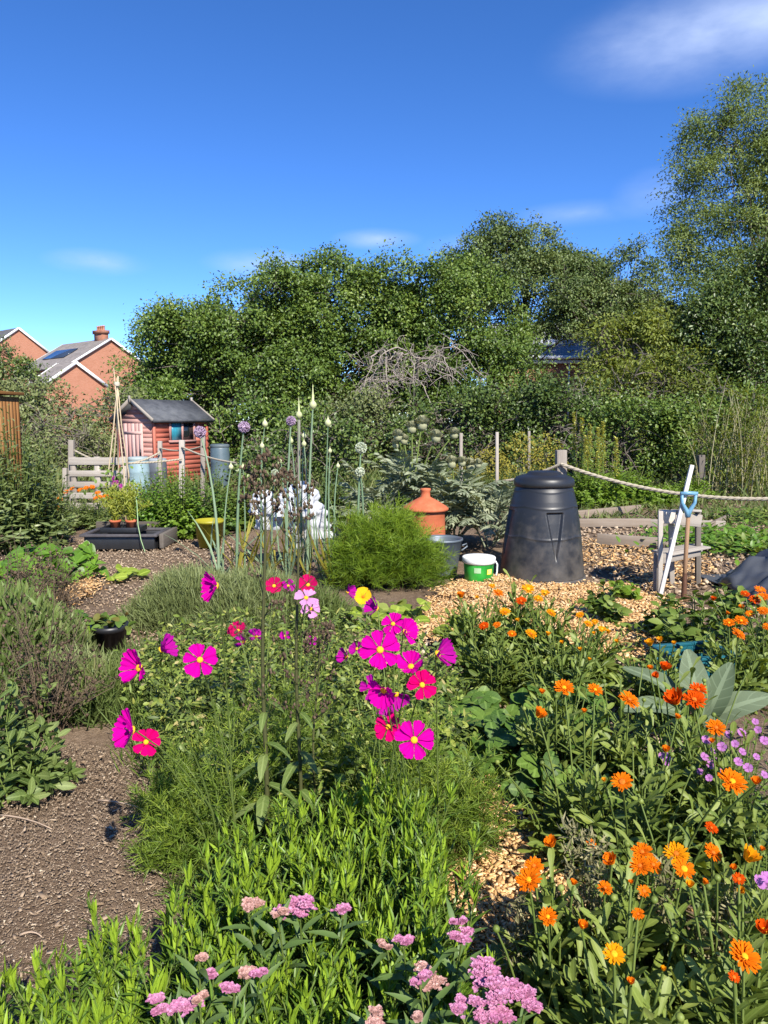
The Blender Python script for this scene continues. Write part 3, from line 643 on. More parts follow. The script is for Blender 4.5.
# brown tool cupboard at the frame edge
cb = gx(-12, 14.5); cb = thing('tool_cupboard', 'brown wooden cupboard with overhanging lid at the left frame edge', 'cupboard', gx(-27, 14.5)); o = np.array(cb.location)
def cbx(dx, dy, z, s, g): boxes(g, [o + [dx, dy, z]], [s])
g = G()
for k in range(9): cbx(-.56 + k * .14, 0, .98, (.134, .04, 1.96), g)
for yy in (.04, .76): pass
for k in range(6): cbx(.62, .07 + k * .13, .98, (.04, .125, 1.96), g); cbx(-.62, .07 + k * .13, .98, (.04, .125, 1.96), g)
cbx(0, .82, .98, (1.2, .03, 1.96), g); g.build('cupboard_body', BROWNW, cb)
g = G(); cbx(0, .38, 2.03, (1.42, 1.0, .06), g); cbx(0, -.11, 1.99, (1.40, .03, .06), g); g.build('lid', BROWNW, cb, bevel=.006)
g = G(); cbx(.36, -.035, .98, (.42, .03, 1.60), g); d_ = g.build('door', BROWNW, cb); g = G(); cbx(.38, -.06, 1.72, (.32, .02, .05), g); g.build('hinge', BLACKP, d_)

# ------------------------------------------------------------------ pallet, posts, ropes, barrels, canes
pl = thing('pallet', 'weathered wooden pallet standing on edge under the rope', 'pallet', gx(101, 12)); o = np.array(pl.location); wdt = .92
for k, z in enumerate((.10, .28, .46, .64, .84)):
    g = G(); boxes(g, [o + [0, -.05, z]], [(wdt, .02, .095 if k not in (0, 4) else .12)]); g.build('slat', GREYW, pl, bevel=.003)
g = G()
for dx in (-wdt / 2 + .05, -.02, wdt / 2 - .05): boxes(g, [o + [dx, .0, .46]], [(.08, .08, .90)])
g.build('bearer', GREYW, pl)
g = G()
for z in (.1, .46, .84): boxes(g, [o + [0, .052, z]], [(wdt, .02, .1)])
g.build('back_slat', GREYW, pl)
def post(px, ytop, D, w, label, mat=GREYW, lean=(0, 0), group='rope fence posts'):
    b = gx(px, D); tp = at(px, ytop, D) + [lean[0], lean[1], 0]; g = G(); x = nz(tp - b); beam(g, b - x * .05, tp, w, w, up=(0, 1, 0))
    return single(g, 'fence_post', label, 'post', mat, b, group, bevel=.008), tp
p1, tA = post(71.5, 440, 12.1, .085, 'square grey post at the left end of the pallet')
p2, tB = post(160, 441, 13, .07, 'pale post in front of the left half of the red shed wall')
p3, tC = post(182, 440, 12.4, .085, 'stout grey post below the shed window with two ropes')
p4, tD = post(203, 436, 12.0, .07, 'pale post at the right end of the red shed')
p5, tE = post(561, 450, 12, .16, 'round topped grey post just behind the black compost bin')
p6, tF = post(461, 433, 12.6, .055, 'slim pale stake left of the pair behind the artichokes')
p7, tG = post(497, 432, 13.2, .055, 'slim pale stake right of the pair behind the artichokes')
p8, tH = post(299, 420, 13.4, .045, 'short weathered stake among the onion flower stems')
p9, tI = post(529, 431, 17, .06, 'far thin stake in the yellow weeds above the black bin')
p10, tJ = post(701, 455, 14.2, .12, 'dark old post in the hedge shade right of the spade', OLDW)
p11, tK = post(65, 468, 13, .07, 'low stake just left of the pallet end post')
ROPE_M = mottled('hemp_rope', [(.26, .22, .155), (.39, .34, .255), (.48, .43, .34)], 90, .9, .1, .4, .002)
def rope(a, b, sag, r, label, name='rope', strands=3):
    a, b = np.array(a), np.array(b); Lr = np.linalg.norm(b - a); K = int(Lr / .035) + 8; t_ = np.linspace(0, 1, K); cen = a + (b - a) * t_[:, None]; cen[:, 2] -= sag * 4 * t_ * (1 - t_)
    T = nz(np.gradient(cen, axis=0)); u = nz(np.cross(T, [0, 0, 1.])); v = np.cross(u, T); g = G()
    for s in range(strands):
        ph = t_ * Lr / (r * 9) * 2 * PI + s * 2 * PI / strands; tubes(g, cen + r * .5 * (u * np.cos(ph)[:, None] + v * np.sin(ph)[:, None]), r * .56, 6)
    return single(g, name, label, 'rope', ROPE_M, a, 'ropes between the posts', smooth=True)
end = at(905, 484, 9.8)
rope(at(561, 464, 11.88), end, .36, .030, 'thick twisted rope sagging from the post behind the bin to the right')
rope(at(497, 482, 12.6), at(561, 464, 11.88), .05, .026, 'short rope running left behind the compost bin lid')
rope(at(74, 450, 12), at(160, 452, 12.9), .22, .017, 'rope sagging from the pallet end post to the canes')
rope(at(104, 463, 12.2), at(182, 459, 12.3), .03, .017, 'lower rope crossing in front of the pale blue barrel')
rope(at(160, 448, 12.95), at(203, 446, 11.95), .06, .015, 'thin rope across the red shed wall below the window')
rope(at(182, 447, 12.34), at(236, 463, 11.0), .04, .017, 'rope running from the shed post right past the grey barrel')
def barrel(px, D, r, h, label, cols, lid):
    b = gx(px, D); root = thing('water_barrel', label, 'barrel', b, 'water barrels'); m = mottled('barrel_plastic', cols, 3, .45, .45, .1)
    g = G(); lathe(g, [(0, .0), (r * .9, 0), (r * .93, .03), (r * 1.0, h * .3), (r * 1.03, h * .33), (r * 1.0, h * .36), (r * 1.0, h * .64), (r * 1.03, h * .67), (r, h * .7), (r * .97, h * .95), (r * .9, h), (r * .86, h)], b, 28); g.build('barrel_body', m, root, smooth=True)
    g = G(); lathe(g, [(r * .97, h - .02), (r * 1.0, h + .0), (r * 1.0, h + .035), (r * .85, h + .05), (0, h + .06)], b, 28); g.build('lid', mottled('barrel_lid', lid, 3, .5), root, smooth=True)
barrel(140, 14.4, .20, .74, 'pale blue plastic barrel left of the red shed', [(.17, .27, .30), (.27, .36, .38)], [(.24, .30, .30), (.35, .39, .38)])
barrel(221, 15.5, .20, .95, 'slate blue barrel at the right end of the red shed', [(.06, .095, .115), (.11, .15, .17)], [(.06, .08, .09), (.12, .15, .16)])
barrel(158, 15.4, .20, .66, 'dark grey barrel half hidden behind a pale post', [(.06, .07, .08), (.12, .13, .15)], [(.2, .22, .24), (.3, .33, .35)])
wg = thing('cane_wigwam', 'wigwam of tall bamboo canes tied at the top beside the shed', 'wigwam', gx(119, 11)); apx = at(117, 384, 11.1)
cane_m = mottled('bamboo', [(.36, .28, .17), (.55, .45, .30)], 12, .6, .3)
for k, (px, D) in enumerate(((104, 10.9), (111, 11.5), (120, 11.4), (133, 11.2), (126, 10.7))):
    b = gx(px, D); q = apx + rng.normal(size=3) * [.02, .03, .03]; tip = q + (q - b) * rng.uniform(.03, .10); g = G()
    tubes(g, np.array([b, b + (tip - b) * .33 + rng.normal(size=3) * .012, b + (tip - b) * .66 + rng.normal(size=3) * .012, tip]), [.0115, .011, .010, .007], 6, cap=True); g.build('cane', cane_m, wg)
g = G(); lathe(g, [(.035, -.03), (.045, 0), (.035, .03)], apx, 10); g.build('tie', CORD, wg)
VINE = leaf_mat('pea_leaf', [(.05, .10, .015), (.12, .2, .03), (.17, .26, .05)], .5, .3, .3)
PURP = petal_mat('purple_pea_petal', (.30, .03, .22), (.42, .06, .30), .3)
sp = thing('sweet_pea', 'low sweet pea with purple blooms at the foot of the canes', 'sweet pea', gx(118, 10.9)); g = G(); q = gx(118, 10.9) + rng.normal(size=(160, 3)) * [.16, .1, .18] + [0, 0, .42]
q[:, 2] = np.abs(q[:, 2]); leaves(g, q, rng.normal(size=q.shape), [0, -.4, .8], .07, .045, OVAL); tubes(g, arc(np.tile(gx(118, 10.9), (8, 1)), q[:8], np.array([0, 0, .3]), 5), .005, 4); g.build('foliage', VINE, sp)
for k in range(6):
    g = G(); c_ = at(116 + rng.uniform(-6, 6), 481 + rng.uniform(-7, 9), 10.75); leaves(g, np.tile(c_, (5, 1)), rng.normal(size=(5, 3)), [0, -1, .3], .038, .034, ROUND); g.build('flower', PURP, sp)

# ------------------------------------------------------------------ black grow box, seedlings, yellow bucket, black pot
bx_ = thing('planter_box', 'low black plastic planter box with a weathered timber edge', 'planter', gx(127, 8.75)); o = np.array(bx_.location)
def ring(g, c, sx, sy, h, t_, z0=0):
    for s in (1, -1):
        boxes(g, [c + [0, s * (sy - t_) / 2, z0 + h / 2]], [(sx, t_, h)]); boxes(g, [c + [s * (sx - t_) / 2, 0, z0 + h / 2]], [(t_, sy - 2 * t_, h)])
g = G(); ring(g, o, .82, .5, .15, .03); boxes(g, [o + [0, 0, .06]], [(.76, .44, .08)]); bb = g.build('box_body', BLACKP, bx_, bevel=.006)
g = G(); ring(g, o + [0, 0, 0], .90, .58, .03, .06, .152); g.build('rim', mottled('grey_plastic', [(.05, .045, .05), (.10, .095, .10)], 9, .6), bx_, bevel=.005)
for c_, s_ in (([.475, .1, .09], (.05, .6, .17)), ([-.1, .62, .12], (1.0, .04, .18))):
    g = G(); boxes(g, [o + np.array(c_)], [s_]); g.build('timber_edge', OLDW, bx_, bevel=.006)
ho = thing('hose_pipe', 'thin pale green hose hanging over the front of the planter', 'hose', at(141, 520, 8.4)); g = G()
tubes(g, np.array([at(134, 480, 9.0), at(137, 505, 8.6), at(138, 525, 8.42), at(141, 540, 8.38), at(145, 552, 8.2)]), .0055, 6); g.build('tube', mottled('hose_skin', [(.22, .34, .15), (.32, .44, .24)], 20, .5), ho, smooth=True)
tr = thing('seed_tray', 'black seed tray standing on the planter box', 'tray', o + [-.02, -.02, .184]); g = G(); q = np.array(tr.location); ring(g, q, .46, .3, .06, .012); boxes(g, [q + [0, 0, .012]], [(.43, .27, .02)]); g.build('tray_body', BLACKP, tr, bevel=.004)
TERR = mottled('terracotta', [(.36, .085, .035), (.46, .125, .055), (.52, .18, .09)], 7, .75, .25, .2, .003)
SEED = leaf_mat('seedling_leaf', [(.13, .17, .02), (.24, .28, .03), (.34, .36, .06)], .5, .3, .35)
for k, (dx, lb) in enumerate(((-.10, 'small red pot of feathery seedlings, left in the black tray'), (.09, 'small red pot of feathery seedlings, right in the black tray'))):
    b = q + [dx, 0, .024]; rt = thing('potted_seedling', lb, 'potted plant', b, 'seedlings in the tray')
    g = G(); lathe(g, [(0, 0), (.045, 0), (.062, .085), (.068, .087), (.068, .11), (.058, .11), (.05, .08), (0, .08)], b, 20); g.build('pot', TERR, rt, smooth=False)
    g = G(); N = 26; b0 = b + np.c_[rng.normal(0, .02, N), rng.normal(0, .02, N), np.full(N, .08)]; e = b0 + np.c_[rng.normal(0, .12, N), rng.normal(0, .10, N), rng.uniform(.16, .44, N)]
    pth = arc(b0, e, np.c_[np.zeros((N, 2)), np.full(N, .15)], 7); tubes(g, pth, .0035, 3); z = pth[:, 2:].reshape(-1, 3).repeat(6, 0); leaves(g, z, rng.normal(size=z.shape) + [0, 0, .8], [.1, -1, .2], .06, .012, LANCE); g.build('foliage', SEED, rt)
yb = gx(210, 8.7); rt = thing('bucket', 'mustard yellow plastic bucket behind the grassy mound', 'bucket', yb); yel = mottled('yellow_plastic', [(.26, .235, .012), (.33, .30, .02)], 4, .45, .4, .05)
g = G(); lathe(g, [(0, 0), (.125, 0), (.165, .29), (.175, .29), (.178, .325), (.165, .325), (.15, .10), (0, .10)], yb, 30); g.build('bucket_body', yel, rt, smooth=False)
pb = gp(111, 655); rt = thing('flower_pot', 'black plastic pot with a wilting strawberry plant', 'flower pot', pb)
g = G(); lathe(g, [(0, 0), (.085, 0), (.105, .17), (.115, .17), (.118, .205), (.104, .205), (.098, .17), (0, .165)], pb, 28, disp=lambda A, z, r: .003 * np.cos(A * 14) * (z < .16) * (r > .05)); g.build('pot', BLACKP, rt, smooth=True)

# ------------------------------------------------------------------ compost bin
cbin = gx(541.5, 7.0); bn = thing('compost_bin', 'large black plastic compost bin with domed round lid', 'compost bin', cbin)
def bin_disp(A, z, r):
    d = 0 * z
    for k in range(4):                                  # tapered V panels pressed into the wall
        a0 = -PI / 2 + .13 + k * PI / 2; da = (A - a0 + PI) % (2 * PI) - PI; w = .26 * np.clip((z - .18) / .46, 0, 1)
        ins = (z > .18) & (z < .66); e = np.clip((w - np.abs(da)) / .035, -1, 1); e = np.clip((w - np.abs(da)) / .05, 0, 1) * np.clip((z - .18) / .05, 0, 1) * np.clip((.66 - z) / .012, 0, 1); d = d - .028 * e * e * (3 - 2 * e)
    for zc in (.43, .71, .86): d = d + .0035 * np.exp(-((z - zc + .022 * np.abs(np.cos(2 * A))) / .010) ** 2)
    return np.where(z > .04, d, 0)
zs = np.linspace(.035, .885, 170); R_ = np.interp(zs, [.035, .1, .2, .3, .42, .55, .65, .75, .83, .885], [.398, .392, .382, .372, .358, .340, .323, .302, .280, .263])
g = G(); lathe(g, [(.40, -.03), (.412, -.01), (.412, .03), (.39, .036)] + [(a, b) for a, b in zip(R_, zs)] + [(.24, .89)], cbin, 288, disp=bin_disp); 
t = NT('bin_plastic'); nn_ = t.noise(t.pos(), 7, 5, .6); sp_ = t.n('ShaderNodeSeparateXYZ'); t.link(t.attr('lc', 'Vector'), sp_.inputs[0])
dust = t.math('MULTIPLY', t.math('SUBTRACT', t.math('ADD', nn_, t.math('MULTIPLY', sp_.outputs[1], -.55)), .22), 1.3)
dust = t.math('MINIMUM', t.math('MAXIMUM', dust, 0.0), .5)
BINM = t.done(t.bsdf(t.mix(dust, (.016, .017, .020), (.16, .14, .115)), t.math('ADD', .34, t.math('MULTIPLY', nn_, .2)), .5, t.bump(t.noise(t.pos(), 160, 2), .12, .002)))
g.build('bin_body', BINM, bn, smooth=True)
g = G(); lathe(g, [(.255, .875), (.278, .878), (.284, .90), (.280, .945), (.262, .965), (.20, .985), (.165, .99), (.15, 1.012), (.12, 1.02), (.09, 1.012), (0, 1.0)], cbin, 72); g.build('lid', BINM, bn, smooth=True)
# ------------------------------------------------------------------ terracotta forcer, tub, green bucket
tf = gx(425, 7.75); rt = thing('rhubarb_forcer', 'terracotta rhubarb forcer with conical lid among the artichokes', 'rhubarb forcer', tf)
g = G(); lathe(g, [(.20, 0), (.222, .02), (.225, .06), (.215, .10), (.212, .35), (.205, .53), (.215, .545), (.19, .55)], tf, 40); g.build('forcer_body', TERR, rt, smooth=False)
g = G(); lathe(g, [(.20, .552), (.242, .556), (.245, .578), (.22, .60), (.13, .655), (.065, .69), (.05, .70), (.048, .755), (.056, .765), (.055, .785), (0, .79)], tf, 40); g.build('lid', TERR, rt, smooth=False)
tb = gx(441, 7.15); rt = thing('metal_tub', 'blue grey metal tub between the fennel and the green bucket', 'tub', tb); galv = mottled('galvanised_steel', [(.10, .125, .15), (.15, .18, .21)], 5, .5, .5, .1, .003, .35)
g = G(); lathe(g, [(0, 0), (.155, 0), (.158, .02), (.20, .33), (.212, .335), (.212, .352), (.20, .355), (.19, .33), (.15, .08), (0, .08)], tb, 40, disp=lambda A, z, r: .004 * (np.abs(z - .24) < .006)); g.build('tub_body', galv, rt, smooth=False)
for s in (1,):
    g = G(); tubes(g, np.array([tb + [.205 * 1, 0, .28], tb + [.25, 0, .30], tb + [.255, 0, .27], tb + [.2, 0, .23]]) , .008, 6); g.build('handle', galv, rt)
gb = gp(478.5, 581); rt = thing('bucket', 'small bright green bucket with white lid and yellow label', 'bucket', gb)
t = NT('green_label'); lc = t.attr('lc', 'Vector'); nn_ = t.noise(lc, 5, 2); grn = t.done(t.bsdf(t.ramp(nn_, [(.35, (.012, .16, .02)), (.5, (.02, .30, .035)), (.68, (.05, .40, .06))]), .35, .5))
t = NT('white_plastic'); whp = t.done(t.bsdf((.72, .73, .72), .4, .4))
g = G(); lathe(g, [(0, 0), (.126, 0), (.13, .01), (.142, .175), (.142, .18)], gb, 36); bd = g.build('bucket_body', grn, rt, smooth=False)
g = G(); lathe(g, [(.143, .176), (.152, .18), (.155, .20), (.157, .228), (.15, .236), (.135, .232), (0, .226)], gb, 36); g.build('lid', whp, rt, smooth=False)
def curved_patch(g, c, r, z0, z1, a0, a1, r2=None, n=8):
    A = np.linspace(a0, a1, n); v = [];
    for z in (z0, z1): v += [[c[0] + (r if z == z0 else (r2 or r)) * math.cos(a), c[1] + (r if z == z0 else (r2 or r)) * math.sin(a), c[2] + z] for a in A]
    i = np.arange(n - 1); g.add(v, np.stack([i, i + 1, i + 1 + n, i + n], 1))
t = NT('yellow_label'); yl = t.done(t.bsdf((.78, .68, .05), .4)); t = NT('pale_label'); pll = t.done(t.bsdf((.35, .55, .32), .4))
g = G(); curved_patch(g, gb, .140, .085, .135, -1.12, -.72, .1435); g.build('label', yl, bd)
g = G(); curved_patch(g, gb, .139, .10, .150, -2.0, -1.55, .1445); g.build('label', pll, bd)
g = G()
for z in (.125, .110, .097): curved_patch(g, gb, .1415 + (z - .09) * .07, z, z + .004, -1.08, -.78)
g.build('label_print', mottled('dark_print', [(.05, .2, .05)], 3), bd)
g = G(); tubes(g, np.array([gb + [.155, 0, .19], gb + [.172, -.01, .16], gb + [.168, -.02, .09], gb + [.16, -.02, .06]]), .008, 6); g.build('handle', whp, rt)
g = G(); lathe(g, [(0, 0), (.03, 0), (.035, .02), (.015, .035), (0, .035)], gb + [.01, -.05, .228], 10); 
# ------------------------------------------------------------------ timber stand, spade, white lath, tarpaulin, planks
b0 = gx(664, 6.35); st_ = thing('timber_stand', 'grey two tier timber stand made of pallet boards', 'stand', b0)
STW = wood('stand_timber', [(.19, .165, .14), (.31, .275, .235), (.43, .395, .345)], .9)
WHW = wood('white_weathered', [(.34, .32, .29), (.46, .44, .41), (.56, .545, .52)], .8)
def tb_(a, b, w, th, nm, up=(0, 0, 1), m=None):
    g = G(); beam(g, a, b, w, th, up); return g.build(nm, m or STW, st_, bevel=.004)
def fl(p): return p * [1, 1, 0]
tb_(at(661, 517, 6.34), at(701, 521, 6.36), .035, .105, 'rail'); tb_(at(661, 517, 6.62), at(700, 520, 6.64), .035, .10, 'rail')
tb_(at(661, 517, 6.30), at(675, 517, 6.31), .03, .112, 'cleat', m=PALEW)
for px in (664, 676, 696): tb_(at(px, 511.0, 6.31), at(px, 510.5, 6.68), .09, .02, 'top_board')
tb_(at(660, 559, 6.28), at(699, 551, 6.62), .04, .085, 'shelf_rail'); tb_(at(665, 555, 6.55), at(701, 547, 6.85), .04, .08, 'shelf_rail'); tb_(at(662, 553, 6.4), at(700, 546, 6.72), .22, .018, 'shelf')
tb_(fl(at(660, 592, 6.26)), at(660.5, 511, 6.26), .04, .026, 'leg', (0, 1, 0)); tb_(fl(at(656, 590, 6.33)), at(656.5, 553, 6.33), .05, .02, 'leg', (0, 1, 0)); tb_(fl(at(672, 580, 6.66)), at(671, 515, 6.68), .045, .03, 'leg', (0, 1, 0)); tb_(fl(at(698, 580, 6.68)), at(698, 512, 6.68), .045, .04, 'leg', (0, 1, 0), OLDW)
wl = gp(659, 600); g = G(); beam(g, wl, at(692, 465, 6.18), .034, .024, up=(0, 1, 0)); single(g, 'wooden_lath', 'long white weathered lath leaning diagonally against the timber stand', 'lath', WHW, wl, bevel=.003)
sb = at(685, 571, 6.12); sb[2] = 0; sp = thing('garden_spade', 'spade with wooden shaft and blue handle standing by the timber stand', 'spade', sb); sx, sy = sb[0], sb[1]
zt = at(685, 511, 6.12)[2]; g = G(); tubes(g, np.array([[sx, sy, .02], [sx, sy, zt * .5], [sx + .004, sy, zt]]), [.019, .018, .017], 10, cap=True); g.build('shaft', wood('ash_shaft', [(.20, .11, .06), (.34, .21, .12)], .6), sp, smooth=True)
blueg = mottled('blue_plastic', [(.10, .24, .36), (.16, .32, .44)], 12, .4, .4)
tp_ = zt + .145; hwid = .054; g = G(); hp = [[sx, sy, zt - .05], [sx - .012, sy, zt], [sx - hwid, sy, zt + .07], [sx - hwid - .004, sy, tp_]]
tubes(g, np.array(hp), [.021, .02, .014, .013], 8, cap=True); tubes(g, np.array([[2 * sx - q[0], q[1], q[2]] for q in hp]), [.021, .02, .014, .013], 8, cap=True); tubes(g, np.array([[sx - hwid - .016, sy, tp_], [sx, sy, tp_ + .004], [sx + hwid + .016, sy, tp_]]), .017, 10, cap=True); g.build('handle', blueg, sp, smooth=True)
g = G(); tubes(g, np.array([[sx, sy, -.02], [sx, sy, .22]]), [.024, .02], 10); boxes(g, [[sx, sy, -.03]], [(.17, .008, .10)]); g.build('blade', mottled('rusty_steel', [(.10, .05, .03), (.2, .10, .06)], 14, .6, .4, .2, .002, .5), sp)
# the tarpaulin: a sagging sheet over a heap
tpo = gx(802, 6.3); n = 60; u, v = np.meshgrid(np.linspace(-1, 1, n), np.linspace(-1, 1, n), indexing='ij')
q = np.stack([u * .75 + .14, v * .75, u * 0], -1).reshape(-1, 3); rr = np.sqrt((q[:, 0] - .12) ** 2 + (q[:, 1] * .9) ** 2)
hz = np.clip(.40 * (1 - (rr / .78) ** 1.25), 0.012, None)
hz *= 1 + .26 * np.sin(np.arctan2(q[:, 1], q[:, 0] - .12) * 7 + 2 * fnoise(q, .7, 4)); hz += .02 * np.abs(fnoise(q, 1.4, 9)) + (.07 * np.abs(fnoise(q, 1.8, 12)) + .035 * np.abs(fnoise(q, 4.2, 2))) * (hz > .03); q[:, 2] = np.maximum(hz, .008)
g = G(); i = np.arange(n * n).reshape(n, n); g.add(q + tpo, np.stack([i[:-1, :-1], i[1:, :-1], i[1:, 1:], i[:-1, 1:]], -1).reshape(-1, 4))
ts = single(g, 'tarpaulin', 'dark blue grey tarpaulin draped over a heap at the right', 'tarpaulin', mottled('tarp_sheet', [(.05, .055, .066), (.08, .088, .10)], 3, .45, .5, .1, .004), tpo, smooth=True); so_ = ts.modifiers.new('thick', 'SOLIDIFY'); so_.thickness = .004
EDGW = wood('earthy_timber', [(.13, .10, .075), (.22, .175, .135), (.31, .26, .21)], .9)
def plank(a, b, h, label, w=.045, mat=None, dz=0):
    A, B = np.array(a), np.array(b); g = G(); beam(g, A + [0, 0, h / 2 + dz], B + [0, 0, h / 2 + dz], w, h); single(g, 'bed_edging', label, 'plank', mat or EDGW, A, 'timber edges of the far beds', bevel=.004)
plank(gp(597, 545), gp(665, 550), .14, 'grey board edging the bed just right of the compost bin')
plank(gp(578, 527), gp(650, 527), .12, 'weathered board behind the first bed edge right of the bin')
plank(gp(640, 526), gp(725, 528), .10, 'long board edging the bed behind the spade handle', mat=GREYW)
plank(gp(665, 552), gp(730, 520), .10, 'slanting board edging the green bed left of the tarpaulin')
plank(gp(572, 519), gp(640, 512), .12, 'farthest thin board, just under the green nettle bank')
# teal crate
tc_ = gp(692, 690); tc_ = gx(692, 3.95); rt = thing('crate', 'teal plastic crate half hidden behind the big silver leaves', 'crate', tc_); teal = mottled('teal_plastic', [(.008, .075, .10), (.016, .12, .155)], 6, .4, .4, .05)
a_ = .25; ca = np.stack([[math.cos(a_), math.sin(a_), 0], [-math.sin(a_), math.cos(a_), 0], [0, 0, 1]]); g = G()
def cr(dx, dy, dz, s): boxes(g, [tc_ + np.array([dx, dy, dz]) @ ca], [s], ca[None])
for s in (1, -1):
    for z in (.02, .09, .155, .215): cr(0, s * .12, z, (.34, .012, .035)); cr(s * .17, 0, z, (.012, .24, .035))
    for dx in (-.165, -.08, 0, .08, .165): cr(dx, s * .121, .115, (.018, .016, .23))
    for dy in (-.06, .06): cr(s * .171, dy, .115, (.016, .018, .23))
    cr(0, s * .125, .236, (.36, .03, .016)); cr(s * .176, 0, .236, (.03, .22, .016))
cr(0, 0, .012, (.33, .235, .012)); g.build('crate_body', teal, rt, bevel=.002)
# ------------------------------------------------------------------ leaf and petal materials of the beds
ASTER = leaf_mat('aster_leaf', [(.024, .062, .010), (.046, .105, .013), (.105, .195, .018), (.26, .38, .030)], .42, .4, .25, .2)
CALL = leaf_mat('calendula_leaf', [(.056, .095, .015), (.098, .15, .022), (.15, .205, .032), (.23, .275, .06)], .5, .35, .25, .12)
STRAW = leaf_mat('strawberry_leaf', [(.025, .065, .010), (.045, .10, .014), (.07, .14, .02), (.12, .195, .03)], .5, .3, .2, .25)
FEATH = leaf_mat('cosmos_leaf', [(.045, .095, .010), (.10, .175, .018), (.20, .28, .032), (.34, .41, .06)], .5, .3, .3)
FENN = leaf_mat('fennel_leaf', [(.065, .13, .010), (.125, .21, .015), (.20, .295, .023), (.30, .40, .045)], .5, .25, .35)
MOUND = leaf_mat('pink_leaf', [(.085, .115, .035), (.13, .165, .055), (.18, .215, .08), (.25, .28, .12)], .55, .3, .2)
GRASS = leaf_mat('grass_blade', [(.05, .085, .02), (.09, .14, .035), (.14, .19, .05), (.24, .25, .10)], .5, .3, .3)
SAGE = leaf_mat('sage_leaf', [(.045, .085, .016), (.08, .13, .026), (.12, .175, .04), (.18, .225, .07)], .55, .3, .25, .25)
SILV = leaf_mat('silver_leaf', [(.085, .12, .065), (.115, .155, .088), (.15, .19, .115)], .75, .15, .2, .30)
ARTI = leaf_mat('artichoke_leaf', [(.09, .12, .06), (.145, .18, .10), (.21, .245, .15), (.30, .325, .22)], .65, .2, .2, .2)
BEAN = leaf_mat('bean_leaf', [(.06, .14, .012), (.10, .21, .018), (.15, .27, .03)], .42, .4, .35, .2)
LIME = leaf_mat('squash_leaf', [(.14, .22, .02), (.22, .32, .03), (.32, .40, .06)], .5, .3, .35, .3)
WEED = leaf_mat('weed_leaf', [(.042, .085, .012), (.078, .14, .018), (.125, .19, .028), (.22, .27, .06)], .5, .35, .25)
NETT = leaf_mat('nettle_leaf', [(.08, .15, .012), (.13, .22, .02), (.19, .29, .035)], .5, .3, .3)
SHRB = leaf_mat('glossy_leaf', [(.055, .088, .022), (.095, .138, .038), (.14, .185, .058), (.22, .25, .10)], .42, .45, .2, .2)
YFL = leaf_mat('goldenrod_leaf', [(.16, .15, .02), (.24, .21, .03), (.30, .27, .05)], .6, .2, .25)
DRY = mottled('dry_stem', [(.08, .055, .035), (.17, .125, .08)], 30, .9); DRYH = leaf_mat('dry_seed', [(.045, .030, .02), (.085, .058, .038), (.16, .115, .075)], .9, .1, .05)
STEM = leaf_mat('green_stem', [(.10, .15, .03), (.16, .21, .05)], .5, .3, .1); FSTEM = leaf_mat('figwort_stem', [(.05, .052, .02), (.085, .09, .03)], .5, .3, 0); ASTEM = leaf_mat('onion_stem', [(.14, .22, .12), (.22, .30, .18)], .45, .35, .1)
OR1 = petal_mat('orange_petal', (.66, .105, .004), (.80, .185, .005)); OR2 = petal_mat('deep_orange_petal', (.55, .050, .003), (.70, .082, .003)); YE1 = petal_mat('yellow_petal', (.74, .22, .004), (.80, .32, .006))
OC1 = mottled('orange_disc', [(.42, .09, .006), (.62, .17, .01)], 300, .8); OC2 = mottled('yellow_disc', [(.62, .28, .006), (.80, .42, .01)], 300, .8)
MAG = petal_mat('magenta_petal', (.46, .001, .22), (.70, .002, .35), .35); CER = petal_mat('cerise_petal', (.44, .001, .06), (.68, .001, .15), .35); PUR = petal_mat('purple_petal', (.32, .002, .18), (.46, .008, .30), .35); PAL = petal_mat('pale_pink_petal', (.62, .16, .46), (.76, .34, .64), .35); DKR = petal_mat('dark_red_petal', (.36, .002, .06), (.52, .006, .10), .3)
YDISC = mottled('cosmos_disc', [(.70, .30, .01), (.86, .50, .02)], 400, .8)

# ------------------------------------------------------------------ flower meshes, made once and copied
def petals(g, n, Rr, W_, elev, prof, off=0, jit=.1, nx=5, notch=.0, pleat=.03, r0=.12, curl=.0, arcspan=2 * PI):
    pr = np.array(prof); K = len(pr)
    for k in range(n):
        a = off + arcspan * k / n + rng.normal() * jit; e = elev + rng.normal() * jit * .8; Lk = Rr * (1 - r0) * rng.uniform(.9, 1.06)
        s = np.linspace(-1, 1, nx); t_ = pr[:, 0][:, None]; w = pr[:, 1][:, None]
        tt = t_ - notch * (t_ ** 6) * (.5 + .5 * np.cos(s[None] * 3 * PI)) * .5 - .10 * (t_ ** 4) * (s[None] ** 2)
        rad = r0 * Rr + Lk * tt * math.cos(e); z = Lk * tt * math.sin(e) - curl * Lk * tt ** 2 + pleat * Rr * np.cos(s[None] * 2.2 * PI) * t_ + pleat * Rr * (s[None] ** 2)
        side = s[None] * w * W_ * Rr * .5 + 0 * tt
        x = rad * math.cos(a) - side * math.sin(a); y = rad * math.sin(a) + side * math.cos(a)
        v = np.stack([x, y, z], -1).reshape(-1, 3); i = np.arange(K * nx).reshape(K, nx)
        lc = np.zeros((K, nx, 3)); lc[..., 0] = t_; lc[..., 1] = s
        g.add(v, np.stack([i[:-1, :-1], i[1:, :-1], i[1:, 1:], i[:-1, 1:]], -1).reshape(-1, 4), rng.random(), lc.reshape(-1, 3))
def disc(g, r, h, seg=14):
    lathe(g, [(r, -.1 * h), (r * 1.0, .3 * h), (r * .8, .75 * h), (r * .45, h), (0, 1.02 * h)], (0, 0, 0), seg, disp=lambda A, z, q: q * .06 * np.cos(A * 7 + z * 900))
